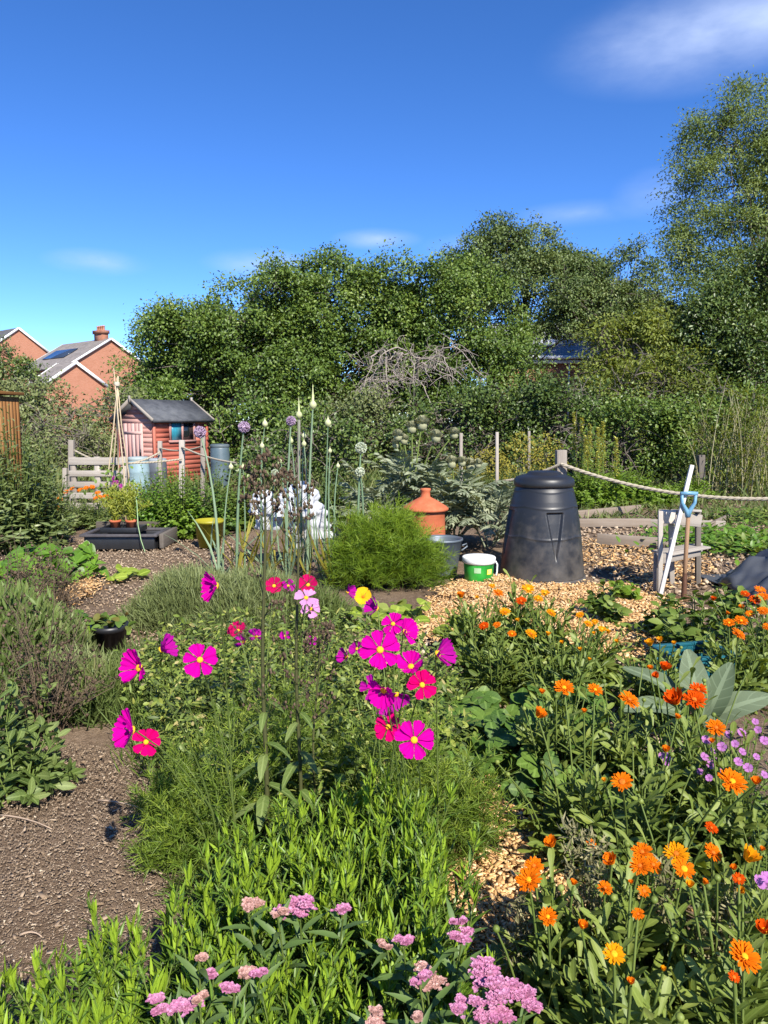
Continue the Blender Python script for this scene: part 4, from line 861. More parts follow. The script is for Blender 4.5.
LONG = ((0, .55), (.4, .9), (.8, 1), (1, .62)); WIDE = ((0, .16), (.2, .36), (.48, .78), (.76, 1), (.92, .93), (1, .70))
PROTO = []
def flower_proto(petal_fn, pm, cm, rc, hc, cz):
    g = G(); petal_fn(g); f = g.build('flower', pm, None, (0, 0, 0), True)
    c = None
    if rc:
        g = G(); disc(g, rc, hc); c = g.build('flower_centre', cm, f, (0, 0, 0), True); c.location = (0, 0, cz)
    PROTO.append(f); return f
def cal(pm, cm, full):
    def fn(g):
        petals(g, 21, 1, .20, .10, LONG, 0, .12, 3, 0, .02, .2); petals(g, 19, .88, .19, .32, LONG, .1, .13, 3, 0, .015, .2)
        if full: petals(g, 15, .72, .18, .55, LONG, .2, .08, 3, 0, .015, .18); petals(g, 11, .5, .17, .85, LONG, .3, .1, 3, 0, .015, .12)
    return flower_proto(fn, pm, cm, .30 if not full else .22, .14, .05)
CALF = {'o': [cal(OR1, OC1, False), cal(OR1, OC1, True), cal(OR1, OC2, False), cal(OR1, OC1, True), cal(OR1, OC2, True)], 'd': [cal(OR2, OC1, True), cal(OR2, OC1, False), cal(OR2, OC1, True)], 'y': [cal(YE1, OC2, False), cal(YE1, OC2, True), cal(YE1, OC1, True)]}
def calhalf(pm):
    def fn(g): petals(g, 16, 1, .24, 1.05, LONG, 0, .06, 3, 0, .015, .25); petals(g, 12, .85, .22, 1.25, LONG, .1, .06, 3, 0, .015, .18)
    return flower_proto(fn, pm, OC2, .26, .2, .0)
CALH = {'o': calhalf(OR1), 'd': calhalf(OR2), 'y': calhalf(YE1)}
def cos_(pm, el, n=8, jit=.07, span=2 * PI):
    return flower_proto(lambda g: petals(g, n, 1, .58, el, WIDE, 0, jit, 9, .15, .055, .1, .10, span), pm, YDISC, .17, .12, .02)
COSF = {'m': cos_(MAG, .12, 8, .15), 'c': cos_(CER, .20, 8, .15), 'p': cos_(PUR, .45, 7, .2), 'w': cos_(PAL, .10, 7, .16), 'd': cos_(DKR, .55, 7, .15), 'mu': cos_(MAG, .75, 7, .16), 'pu': cos_(PUR, .95, 6, .18)}
g = G(); petals(g, 5, 1, .85, .3, WIDE, 0, .05, 3, .1, .02, .08); lilac = petal_mat('lilac_petal', (.34, .075, .32), (.50, .20, .48)); MALF = g.build('flower', lilac, None, (0, 0, 0), True); PROTO.append(MALF)

def stems_to(g, a, b, r0=.004, r1=.002, lift=.3, K=6, m=0, sides=5):
    a, b = np.atleast_2d(a), np.atleast_2d(b); h = np.linalg.norm(b - a, axis=1, keepdims=True)
    p = arc(a, b, np.concatenate([(b - a)[:, :2] * .15, h * (.4 + lift)], 1), K); tubes(g, p, np.linspace(r0, r1, K)[None], sides, rng.random(len(a)), m); return p
def leaf_along(g, paths, per, L, W, prof, t0=.1, t1=.95, out=1.0, upb=.5, droop=.2, m=0, rlo=.1, rhi=.9, fold=.12, tip=.4, wave=0):
    """leaves in a spiral along each stem path"""
    N, K, _ = paths.shape; t_ = np.linspace(t0, t1, per); idx = t_ * (K - 1); i0 = np.minimum(idx.astype(int), K - 2); f = (idx - i0)[None, :, None]
    p = paths[:, i0] * (1 - f) + paths[:, i0 + 1] * f; ax = nz(paths[:, i0 + 1] - paths[:, i0])
    ang = (np.arange(per) * 2.4)[None] + rng.uniform(0, 6.3, (N, 1)) + rng.normal(0, .3, (N, per))
    rad = np.stack([np.cos(ang), np.sin(ang), 0 * ang], -1); d = rad * out + ax * upb * (1 + t_[None, :, None] * 1.0) + rng.normal(size=rad.shape) * .15
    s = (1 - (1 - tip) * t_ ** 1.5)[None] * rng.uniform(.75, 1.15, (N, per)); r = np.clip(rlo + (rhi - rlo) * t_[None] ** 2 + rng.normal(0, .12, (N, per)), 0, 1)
    nn = -rad * .6 + ax * 1.0
    leaves(g, p.reshape(-1, 3), d.reshape(-1, 3), nn.reshape(-1, 3), (L * s).ravel(), (W * s).ravel(), prof, fold, droop, r.ravel(), m, wave)
def dome(n, r, h, c=(0, 0, 0), fill=.35):
    u = nz(rng.normal(size=(n, 3))); u[:, 2] = np.abs(u[:, 2]); k = (fill + (1 - fill) * rng.random((n, 1)) ** .5)
    return np.array(c) + u * k * np.array([r, r, h])

# ------------------------------------------------------------------ far weeds and rows
def weedy(label, name, cat, cpx, D, r, h, n, mat, L, W, prof=OVAL, group=None, up=.4, droop=.3, ry=None):
    c = gx(cpx, D); root = thing(name, label, cat, c, group); g = G(); k = max(10, n // 14)
    tip = dome(k, r, h, c); tip[:, 1] = c[1] + (tip[:, 1] - c[1]) * ((ry or r) / r); b = c + (tip - c) * [.45, .45, 0]; p = stems_to(g, b, tip, .005, .002, .2, 6, 1, 4)
    leaf_along(g, p, 14, L, W, prof, .15, 1, 1, up, droop, 0, .1, .8); g.build('foliage', [mat, STEM], root); return root
weedy('large leafy shrub with grey green pointed leaves at the left edge', 'leafy_shrub', 'shrub', 20, 8.4, .66, 1.80, 3800, SHRB, .17, .06, LANCE, droop=.3)
weedy('second grey green pointed leaf shrub nearest the pallet', 'leafy_shrub', 'shrub', 52, 8.9, .32, 1.28, 1300, SHRB, .14, .045, LANCE)
for k, (px, D, r, h, lb) in enumerate(((158, 9.9, .52, 1.0, 'currant bush directly behind the seedling tray'), (182, 9.4, .42, .95, 'currant bush below the stout shed post'), (208, 9.6, .48, 1.0, 'tallest currant bush, behind the yellow bucket'), (238, 10.2, .40, .74, 'currant bush right of the yellow bucket, behind onion stems'))):
    weedy(lb, 'currant_bush', 'bush', px, D, r, h, 2600, BEAN if k < 1 else NETT if k == 1 else STRAW if k == 2 else WEED, .075, .065, ROUND, 'currant bushes')
weedy('low leafy bush between the onion stems and the artichokes', 'currant_bush', 'bush', 335, 10.6, .5, .85, 1800, DK, .085, .07, ROUND, 'currant bushes')
weedy('ferny green growth in front of the black bin post, left side', 'weed_clump', 'weeds', 515, 9.6, .35, .55, 900, GRASS, .14, .02, LANCE, 'tall weeds')
for k, (px, D, r, h, lb) in enumerate(((588, 12.7, .6, .92, 'bright green nettle patch right behind the post by the bin'), (625, 13.2, .7, .86, 'bright green nettle patch below the mullein spikes'), (655, 13.0, .5, .45, 'lower nettle patch nearest the dark old post'), (690, 13.8, .6, .5, 'nettle patch right of the dark old post'))):
    weedy(lb, 'nettle_patch', 'nettles', px, D, r, h, 2800, NETT, .10, .055, HEART, 'nettles by the rope')
for k, (px, D, r, h, lb) in enumerate(((490, 13.9, .5, .9, 'yellow flowered weeds between the pale stakes'), (520, 14.1, .55, 1.15, 'yellow flowered weeds above the compost bin lid'), (546, 14.2, .45, 1.15, 'yellow flowered weeds just left of the round topped post'), (470, 14.6, .5, .7, 'yellow flowered weeds left of the pale stakes'))):
    rt = weedy(lb, 'goldenrod', 'weeds', px, D, r, h, 1100, GRASS, .11, .022, LANCE, 'yellow weeds'); g = G(); c = gx(px, D); q = dome(900, r * 1.05, h * 1.12, c, .7); q = q[q[:, 2] > h * .45]; leaves(g, q, rng.normal(size=q.shape) + [0, 0, .5], [0, -.5, 1], .045, .03, OVAL); g.build('blossom', YFL, rt)
MUL = leaf_mat('mullein_flower', [(.36, .37, .06), (.50, .49, .10), (.62, .57, .16)], .6, .2, .1)
for k, (px, yt, D, lb) in enumerate(((574, 412, 13.6, 'olive mullein spike, farthest left of the row'), (582, 418, 13.4, 'brownish mullein spike, second from the left'), (590, 424, 13.2, 'yellow mullein spike, tallest looking in the middle group'), (598, 428, 13.3, 'yellow mullein spike beside the tallest one'), (603, 422, 13.8, 'slim dark mullein spike behind the yellow ones'), (616, 438, 12.6, 'pale silvery mullein spike standing alone at the right'), (586, 436, 13.9, 'short yellow mullein spike at the front'))):
    b = gx(px, D); tp = at(px, yt, D); rt = thing('mullein', lb, 'mullein', b, 'mullein spikes'); g = G(); tubes(g, np.array([b, (b + tp) / 2, tp]), [.015, .012, .006], 5); g.build('stem', STEM, rt)
    g = G(); n = 260; t_ = rng.random(n) ** .8; q = b + (tp - b) * (.35 + .65 * t_)[:, None]; u = nz(rng.normal(size=(n, 3)) * [1, 1, .2]); w = .05 * (1.1 - t_ * .8)
    leaves(g, q + u * w[:, None] * .6, u + [0, 0, .5], [0, 0, 1], .04, .03, OVAL); g.build('flower_spike', MUL, rt)
    g = G(); q = b + np.c_[np.zeros((14, 2)), rng.uniform(.1, .5, 14)]; leaves(g, q, rng.normal(size=(14, 3)) * [1, 1, .2] + [0, 0, .5], [0, 0, 1], .28, .09, OVAL, droop=.4); g.build('leaf', NETT, rt)
# marigolds by the pallet
for k, (px, D, r, h, lb, fl) in enumerate(((70, 10.2, .36, .52, 'orange flowered marigold plant below the pallet end post', ((60, 499), (66, 492), (72, 489), (58, 508))), (92, 10.4, .36, .50, 'orange flowered marigold plant in front of the pallet middle', ((80, 490), (86, 488), (92, 487), (98, 493))), (104, 10.1, .3, .42, 'orange flowered marigold plant left of the seedling tray', ((100, 497), (106, 496), (110, 499), (96, 498))))):
    rt = weedy(lb, 'marigold', 'marigold', px, D, r, h, 1100, GRASS, .10, .03, SPAT, 'marigolds by the pallet')
    for (x, y) in fl: place(CALF['o'][0], rt, at(x, y, D - r * .7), (rng.normal() * .3, -.6, .9), rng.uniform(0, 6), .045)
# beans, brown dried stalks
for k, (px, py, n, r, h, lb) in enumerate(((36, 588, 80, .32, .42, 'lime green bean plant at the left, larger of the pair'), (82, 578, 34, .17, .34, 'smaller lime green bean plant beside the planter box'), (-2, 596, 20, .2, .2, 'bean plant cut by the left frame edge'))):
    c = gp(px, py); rt = thing('bean_plant', lb, 'bean plant', c, 'bean plants'); g = G(); tip = dome(n, r, h, c, .5); stems_to(g, c + (tip - c) * [.3, .3, 0], tip, .004, .003, .2, 5, 1)
    leaves(g, tip.repeat(2, 0), rng.normal(size=(n * 2, 3)) * [1, .7, .3] + [0, -.5, -.35], rng.normal(size=(n * 2, 3)) * .25 + [0, -.55, .8], .12, .10, HEART, .10, .15); g.build('foliage', [BEAN, STEM], rt)
def drystalks(label, px, py, n, r, h, leafn=0):
    c = gp(px, py); rt = thing('dried_stalks', label, 'dried stalks', c, 'dried brown stalks'); g = G(); e = dome(n, r, h, c, .6); e[:, 2] = np.maximum(e[:, 2], h * .3); p = arc(c + (e - c) * [.25, .25, 0], e, np.c_[rng.normal(0, .05, (n, 2)), e[:, 2:] * .6], 6)
    tubes(g, p, np.linspace(.004, .0015, 6)[None], 4)
    q = p[:, 2:].reshape(-1, 3).repeat(3, 0); qe = q + rng.normal(size=q.shape) * [.05, .05, .05] + [0, 0, .04]; tubes(g, arc(q, qe, (qe - q) * .5, 3), .0012, 3); g.build('stalk', DRY, rt)
    g = G(); boxes(g, qe + rng.normal(size=qe.shape) * .008, rng.uniform(.004, .014, (len(qe), 1)) * [1, 1, 1.0], rand_axes(len(qe), 1)); g.build('seed_head', DRYH, rt)['kind'] = 'stuff'
drystalks('brown dried stalks with seed heads at the left edge', 10, 650, 60, .42, .86); drystalks('sparse brown dried stalks near the bean plants', 50, 612, 40, .34, .60); drystalks('dried stalks rising out of the grey green bush', 45, 735, 40, .34, .78)
# artichokes
SCALE_ = leaf_mat('artichoke_bract', [(.22, .24, .12), (.34, .345, .20), (.48, .46, .30)], .7, .15, .1)
def artichoke(label, px, D, r, h, n, heads):
    c = gx(px, D); rt = thing('artichoke_plant', label, 'artichoke', c, 'artichoke plants'); g = G()
    a = np.arange(n) * 2.4 + rng.normal(0, .3, n); el = rng.uniform(.15, 1.25, n); Lf = r * rng.uniform(.75, 1.25, n) * 1.25
    zb = rng.uniform(.02, h * .55, n); b = c + np.c_[.05 * np.cos(a), .05 * np.sin(a), zb]; d = np.c_[np.cos(a) * np.cos(el), np.sin(a) * np.cos(el), np.sin(el)]; e = b + d * Lf[:, None] - [0, 0, .0]; e[:, 2] -= .22 * r
    p = arc(b, e, d * Lf[:, None] * .6 + [0, 0, .12], 9); tubes(g, p, np.linspace(.012, .003, 9)[None], 5, .9)
    T = nz(np.gradient(p, axis=1)); S = nz(np.cross(T, [0, 0, 1.])); U = np.cross(S, T)
    for k in range(2, 9):
        for s in (1, -1):
            w = math.sin(min(1, (k + .5) / 8.6) * PI) * .9 + .25
            for jj in (0, .5):
                kk = min(k, 8); leaves(g, p[:, kk] - T[:, kk] * jj * Lf[:, None] / 8, S[:, kk] * s + T[:, kk] * .75 + rng.normal(size=(n, 3)) * .15, U[:, kk] + rng.normal(size=(n, 3)) * .35, Lf * .24 * w, Lf * .055, LANCE, .1, .3)
    g.build('foliage', ARTI, rt)
    for (x, y, sz) in heads:
        q = at(x, y, D + rng.uniform(-.2, .2)); g = G(); stems_to(g, c + [0, 0, .2], q, .014, .008, .1, 7); g.build('stem', STEM, rt)
        g = G(); R1 = sz * m_per_px(D) * .54; u = nz(rng.normal(size=(110, 3))); u[:, 2] = np.abs(u[:, 2]) * 1.2 - .35; lathe(g, [(0, -R1), (R1 * .7, -R1 * .7), (R1 * .8, 0), (R1 * .5, R1 * .6), (0, R1 * .7)], q, 10); leaves(g, q + u * R1 * .55, u * .6 + [0, 0, .8], u, R1 * .85, R1 * .55, OVAL, .1, -.1); g.build('flower_head', SCALE_, rt)
artichoke('tall silvery artichoke with many pale globe heads, left of the stakes', 412, 9.2, .62, 1.15, 46, ((398, 436, 10), (412, 428, 11), (422, 424, 13), (404, 440, 9), (436, 437, 11), (396, 444, 9), (454, 434, 10)))
artichoke('lower artichoke with two straw coloured heads above the terracotta forcer', 455, 8.8, .60, .95, 42, ((452, 463, 11), (470, 465, 11), (462, 462, 9), (478, 464, 8)))
artichoke('silvery artichoke spreading beside the black compost bin', 490, 8.4, .5, .72, 34, ())
artichoke('artichoke behind the fennel, left of the forcer', 378, 9.0, .52, .85, 30, ())
# onions in flower
AW = leaf_mat('allium_floret', [(.32, .22, .36), (.42, .30, .46), (.55, .45, .55)], .6, .2, .15); AWH = leaf_mat('white_floret', [(.42, .48, .36), (.58, .62, .50)], .6, .2, .15); SPA = leaf_mat('onion_spathe', [(.48, .52, .26), (.62, .63, .38)], .5, .3, .2)
ON = [(244, 427, 'purple', 12, 'lilac globe on a straight stem just left of the lowest thin buds'), (200, 432, 'purple', 12, 'large lilac globe standing before the red shed post'), (291, 421, 'purple', 10, 'mid height lilac globe among pointed buds'), (361, 448, 'white', 12, 'upper white globe on the right of the onion row'), (360, 472, 'white', 10, 'lower white globe on the right of the onion row'), (265, 424, 'bud', 7, 'pointed pale bud on the left, level with the lilac globes'), (262, 446, 'bud', 6, 'small pale bud just below another at the left'), (299, 415, 'bud', 8, 'pointed bud with long beak, second tallest'), (313, 405, 'bud', 9, 'tallest pointed bud with a long beak'), (328, 423, 'bud', 8, 'yellowish bud leaning right of the tallest'), (304, 436, 'bud', 6, 'small bud between two tall stems'), (304, 444, 'bud', 6, 'lower small bud hugging the tall stem'), (291, 441, 'bud', 6, 'small bud below the middle lilac globe'), (281, 461, 'bud', 6, 'low yellowish bud above the white fleece'), (330, 451, 'bud', 5, 'narrow bud near the middle of the right stems'), (338, 466, 'bud', 5, 'lowest narrow bud at the right'), (243, 467, 'bud', 5, 'tiny bud on the leftmost thin stem'), (231, 467, 'bud', 6, 'tiny bud on a thin stem before the grey barrel'), (275, 473, 'white', 8, 'half open greyish globe low above the fleece')]
for k, (px, py, typ, sz, lb) in enumerate(ON):
    D = 7.0 + rng.uniform(-.35, .35); q = at(px, py, D); foot = gx(px + rng.uniform(-8, 8) + (12 if px == 200 else 0), D + rng.uniform(-.1, .1)); rt = thing('flowering_onion', 'onion stem: ' + lb if False else lb, 'onion flower', foot, 'flowering onions')
    g = G(); r1 = .007 if sz < 9 else .011; p = arc(foot, q, np.array([rng.normal() * .04, 0, q[2] * .55]), 8); tubes(g, p, np.array([1.2, 1.35, 1.3, 1.15, 1., .9, .8, .6])[None] * r1, 8, rng.random()); g.build('stem', ASTEM, rt, smooth=True)
    R1 = sz * m_per_px(D) * .5; g = G()
    if typ == 'bud':
        bk = 2.2 if 'long beak' not in lb else 5.5; R1 *= .84
        lathe(g, [(R1 * .2, -R1 * 1.1), (R1 * .8, -R1 * .6), (R1, 0), (R1 * .8, R1 * .6), (R1 * .35, R1 * 1.1), (R1 * .16, R1 * bk * .7), (.001, R1 * bk)], q, 14, rng.random()); g.build('bud', SPA, rt, smooth=True)
    else:
        u = nz(rng.normal(size=(420, 3))); m_ = AW if typ == 'purple' else AWH; tubes(g, np.stack([q + u[:80] * .0, q + u[:80] * R1 * .9], 1), .0012, 3)
        leaves(g, q + u * R1 * .72, u + rng.normal(size=u.shape) * .5, rng.normal(size=u.shape), R1 * .34, R1 * .22, OVAL); lathe(g, [(0, -R1 * .7), (R1 * .55, -R1 * .45), (R1 * .72, 0), (R1 * .55, R1 * .45), (0, R1 * .7)], q, 12); g.build('flower_head', m_, rt)
    g = G(); n = 5; b = np.tile(foot, (n, 1)) + rng.normal(size=(n, 3)) * [.02, .02, 0]; leaves(g, b, rng.normal(size=(n, 3)) * [.35, .35, .1] + [0, 0, 1], rng.normal(size=(n, 3)), rng.uniform(.4, .75, n), .022, BLADE, .2, rng.uniform(.1, .6, n)); g.build('leaf', ASTEM if k % 2 else YFL, rt)
# white fleece bags
t = NT('fleece'); p_ = t.pos(); nn_ = t.noise(p_, 40, 3); pp = t.bsdf(t.ramp(nn_, [(.35, (.48, .49, .52)), (.65, (.68, .69, .72))]), .7, .3, t.bump(t.noise(p_, 26, 3), .5, .01)); tr_ = t.n('ShaderNodeBsdfTranslucent'); tr_.inputs[0].default_value = (.7, .72, .75, 1); mx_ = t.n('ShaderNodeMixShader'); mx_.inputs[0].default_value = .25; t.link(pp, mx_.inputs[1]); t.link(tr_.outputs[0], mx_.inputs[2]); FLE = t.done(mx_.outputs[0])
for k, (px, py, w, h, lb) in enumerate(((263, 500, 28, 24, 'crumpled white fleece bag, upper left of the group'), (270, 520, 26, 18, 'low white fleece bag under the upper left one'), (302, 497, 40, 34, 'largest crumpled white fleece bag, on the right'), (316, 520, 26, 36, 'white fleece sheet hanging below the largest bag'), (294, 534, 20, 30, 'narrow white fleece strip low between the bags'))):
    D = 7.5; q = at(px, py, D); rt_ = w * m_per_px(D) * .5; hz_ = h * m_per_px(D) * .5; ph = rng.uniform(0, 6, 4); lean = rng.normal(size=2) * .25
    def drape(A, z, r, ph=ph, h2=hz_):
        d_ = np.clip((h2 - z) / (2 * h2), 0, 1); return r * d_ ** .7 * (.22 * np.sin(4 * A + ph[0] + z * 9) + .15 * np.sin(7 * A + ph[1] - z * 14) + .08 * np.sin(13 * A + ph[2] + z * 22)) + r * .12 * np.sin(2 * A + ph[3])
    tt_ = np.linspace(0, 1, 34); prof_ = [(rt_ * max(.02, (.62 * math.sin(min(1, k_ * 3.2) * PI / 2) + .34 * k_)) * (1 + .07 * math.sin(k_ * 17 + ph[0])), hz_ * (1 - 2 * k_ + .10 * math.sin(k_ * 11 + ph[1]) * k_)) for k_ in tt_]
    g = G(); lathe(g, prof_, (0, 0, 0), 90, rng.random(), disp=drape); v = g.V[0]; v += .022 * fnoise(v, 9, 70 + k)[:, None] * nz(v * [1, 1, 0]); v[:, :2] += np.outer(v[:, 2] - hz_, lean) * .5; v[:, 1] *= .7; g.V[0] = v + q; foot = q * [1, 1, 0]
    f = thing('fleece_bag', lb, 'fleece', foot, 'fleece bags on the onions'); g.build('cover', FLE, f, smooth=True); g = G(); tubes(g, np.array([foot, foot * .5 + q * .5 + [.01, 0, 0], q + [0, 0, hz_ * .5]]), .008, 6); g.build('support', CORD, f)
# fennel
def threads(g, c, n, L, W, dirs, rnd=None, prof=THREAD): leaves(g, c, dirs, rng.normal(size=c.shape), L, W, prof, 0, .1, rnd)
def feathery(root, c, r, h, n, mat, L=.05, W=.0032, per=26, stem_m=None, fill=.45, nodes=5, frond=.10, flat=1.0, rlo=.1):
    g = G(); tip = dome(n, r, h, c, fill); tip[:, 1] = c[1] + (tip[:, 1] - c[1]) * flat; b = c + (tip - c) * [.3, .3, 0] + rng.normal(size=tip.shape) * [.02, .02, 0]; p = stems_to(g, b, tip, .0045, .0018, .25, 8, 1, 4)
    t_ = np.linspace(.35, 1, nodes); q = np.concatenate([p[:, int(k * 7)] for k in t_]); q = q.repeat(2, 0)
    d = nz(rng.normal(size=q.shape) * [1, 1, .5] + nz(q - c) * .6 + [0, 0, .55]); Lf = frond * rng.uniform(.7, 1.3, len(q)); e = q + d * Lf[:, None]; e[:, 2] -= Lf * .12
    fp = arc(q, e, d * Lf[:, None] * .5 + [0, 0, .012], 6); tubes(g, fp, .0011, 3, .6, 1)
    k = rng.integers(1, 6, (len(q), per)); pp = fp[np.arange(len(q))[:, None], k]; ax = nz(e - q)[:, None]; dd = nz(rng.normal(size=pp.shape)) * .8 + ax * .75 + [0, 0, .15]
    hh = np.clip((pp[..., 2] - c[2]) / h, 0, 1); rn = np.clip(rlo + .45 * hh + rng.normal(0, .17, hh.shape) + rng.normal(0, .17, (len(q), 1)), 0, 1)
    threads(g, pp.reshape(-1, 3), 0, L * rng.uniform(.6, 1.2, pp.shape[0] * per), W, dd.reshape(-1, 3), rn.ravel()); return g.build('foliage', [mat, STEM], root)
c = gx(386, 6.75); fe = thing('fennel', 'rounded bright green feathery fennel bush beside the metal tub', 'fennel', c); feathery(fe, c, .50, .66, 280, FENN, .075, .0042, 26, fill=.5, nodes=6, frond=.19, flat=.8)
# squash seedlings and nasturtium
for k, (px, py, n, r, h, lb) in enumerate(((416, 622, 9, .16, .20, 'lime squash seedling on dark soil below the fennel'), (452, 632, 10, .17, .22, 'lime squash seedling left of the orange marigold bloom'), (366, 628, 9, .16, .2, 'lime leaved nasturtium with one yellow flower'), (398, 616, 6, .12, .12, 'small grey green seedling between the two lime seedlings'), (128, 578, 14, .16, .08, 'flat yellow green seedling on bare ground right of the beans'))):
    c = gp(px, py); rt = thing('squash_seedling', lb, 'seedling', c, 'squash seedlings'); g = G(); tip = dome(n, r, h, c, .6); stems_to(g, np.tile(c, (n, 1)), tip, .005, .003, .2, 5, 1); leaves(g, tip, rng.normal(size=(n, 3)) * [1, 1, .1] + [0, -.3, 0], rng.normal(size=(n, 3)) * .2 + [0, -.35, .9], .11, .115, ROUND, .08, .12); g.build('foliage', [LIME if k != 3 else CALL, STEM], rt)
    if k == 2: place(COSF['m'], None, (0, 0, -50)) if False else None; YN = flower_proto(lambda g: petals(g, 5, 1, 1.0, .5, WIDE, 0, .1, 7, .05, .03, .1), petal_mat('nasturtium_petal', (.85, .36, .01), (.90, .52, .02)), OC1, .14, .1, .05); place(YN, rt, at(363, 597, 4.9), (.1, -.8, .5), .3, .07)
# plants near the stand
for k, (px, py, r, h, n, lb) in enumerate(((606, 622, .20, .36, 16, 'small potato plant alone on the wood chips right of the bin'), (622, 600, .16, .16, 10, 'low potato plant at the foot of the timber stand shadow'), (694, 668, .30, .50, 36, 'bushy potato plant above the teal crate'), (660, 640, .26, .30, 24, 'potato plant left of the teal crate'), (730, 640, .26, .40, 24, 'potato plant in front of the tarpaulin'))):
    c = gp(px, py); rt = thing('potato_plant', lb, 'potato plant', c, 'potato plants'); g = G(); tip = dome(n, r, h, c, .6); p = stems_to(g, c + (tip - c) * [.2, .2, 0], tip, .006, .003, .2, 6, 1); leaf_along(g, p, 9, .085, .05, OVAL, .3, 1, 1, .35, .25, 0, .1, .7, tip=.9); g.build('foliage', [NETT if k in (1,) else WEED, STEM], rt)
# green bed behind the stand
for k, (px, py, lb) in enumerate(((735, 540, 'low green salad patch left of the tarpaulin'), (705, 548, 'low green salad patch right behind the timber stand'), (758, 520, 'low green patch farthest right under the rope'), (750, 548, 'low green salad patch touching the tarpaulin'), (610, 505, 'low weeds at the back of the far beds'))):
    c = gp(px, py); rt = thing('salad_patch', lb, 'salad patch', c, 'salad patches'); g = G(); q = c + np.c_[rng.normal(0, .38, 500), rng.normal(0, .35, 500), rng.uniform(.02, .12, 500)]; leaves(g, q, rng.normal(size=q.shape) * [1, 1, .3] + [0, 0, .4], [0, -.2, 1], .09, .05, OVAL, .1, .2); g.build('foliage', BEAN if k < 2 else WEED, rt)
# ------------------------------------------------------------------ mounds, grass, sage on the left and in the middle
def mound(label, name, cat, px, D, r, h, n, mat, L, W, prof=BLADE, ry=None, outw=.55, droop=.35, group=None, upw=.8):
    c = gx(px, D); rt = thing(name, label, cat, c, group); g = G(); ry = ry or r
    u = nz(rng.normal(size=(n, 3))); u[:, 2] = np.abs(u[:, 2]); k = rng.uniform(.45, 1.0, (n, 1)) * (1 + .16 * fnoise(u, .8, 3)[:, None]); q = c + u * k * [r, ry, h]
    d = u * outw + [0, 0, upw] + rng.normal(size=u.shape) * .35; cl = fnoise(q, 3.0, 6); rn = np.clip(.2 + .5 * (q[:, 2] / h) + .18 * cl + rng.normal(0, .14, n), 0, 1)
    b = q - nz(d) * (L * .6); leaves(g, b, d, rng.normal(size=u.shape), L * rng.uniform(.6, 1.2, n), W, prof, .1, rng.uniform(0, droop, n), rn); g.build('foliage', mat, rt); return rt
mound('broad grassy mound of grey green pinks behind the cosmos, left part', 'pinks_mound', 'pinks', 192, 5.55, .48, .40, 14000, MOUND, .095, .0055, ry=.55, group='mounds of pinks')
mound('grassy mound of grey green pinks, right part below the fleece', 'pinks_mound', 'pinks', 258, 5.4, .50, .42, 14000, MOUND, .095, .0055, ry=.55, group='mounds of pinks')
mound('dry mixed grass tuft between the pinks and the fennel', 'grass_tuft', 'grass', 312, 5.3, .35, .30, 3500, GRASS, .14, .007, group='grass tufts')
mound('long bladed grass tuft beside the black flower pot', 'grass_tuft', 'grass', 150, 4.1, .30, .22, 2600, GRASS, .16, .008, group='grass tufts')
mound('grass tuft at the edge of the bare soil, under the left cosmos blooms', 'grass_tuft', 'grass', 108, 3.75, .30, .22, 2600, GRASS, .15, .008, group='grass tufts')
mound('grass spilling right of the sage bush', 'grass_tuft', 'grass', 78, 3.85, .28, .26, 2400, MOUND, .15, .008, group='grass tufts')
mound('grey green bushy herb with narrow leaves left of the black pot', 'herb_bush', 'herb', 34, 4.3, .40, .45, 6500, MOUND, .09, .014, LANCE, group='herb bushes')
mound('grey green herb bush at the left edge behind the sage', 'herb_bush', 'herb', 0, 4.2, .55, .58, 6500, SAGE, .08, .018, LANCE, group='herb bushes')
def sage(label, px, py, r, h, n, L=.11):
    c = gp(px, py); rt = thing('sage_bush', label, 'sage', c, 'sage bushes'); g = G(); tip = dome(n, r, h, c, .4); p = stems_to(g, c + (tip - c) * [.35, .35, 0], tip, .005, .002, .15, 6, 1); leaf_along(g, p, 8, L, L * .46, OVAL, .25, 1, 1, rng.uniform(.5, 1.1), .3, 0, .05, .9, tip=.8, wave=.06); g.build('foliage', [SAGE, STEM], rt)
sage('sage bush with broad oval leaves at the left edge of the bare soil', 18, 800, .22, .34, 20, .085); sage('sage bush right of the other, touching the bare soil', 54, 778, .16, .24, 13, .065); sage('tall sage stems with large upright leaves at the frame edge', -5, 775, .25, .50, 20, .10); sage('sage leaves rising behind, below the dried stalks', 40, 735, .24, .40, 16, .075)
def strawb(g, c, n, r, h, sz=.075, tone=0):
    tip = dome(n, r, h, c, .25); tip[:, 2] = c[2] + h * rng.uniform(.35, 1, n) * (1 - .45 * ((tip[:, 0] - c[0]) ** 2 + (tip[:, 1] - c[1]) ** 2) / r ** 2)
    stems_to(g, c + (tip - c) * [.2, .2, 0], tip, .0025, .0018, .2, 5, 1, 4); up = nz(rng.normal(size=(n, 3)) * .38 + [0, -.35, .85]); o_ = nz(rng.normal(size=(n, 3)) * [1, 1, .15] + (tip - c) * [3, 3, 0]); s = nz(np.cross(o_, up)); o_ = np.cross(up, s); tone = rng.random(n)
    for a in (-1.15, 0, 1.15): leaves(g, tip, o_ * math.cos(a) + s * math.sin(a), up, sz * rng.uniform(.8, 1.1, n), sz * .86, ROUND, .07, .16, tone)
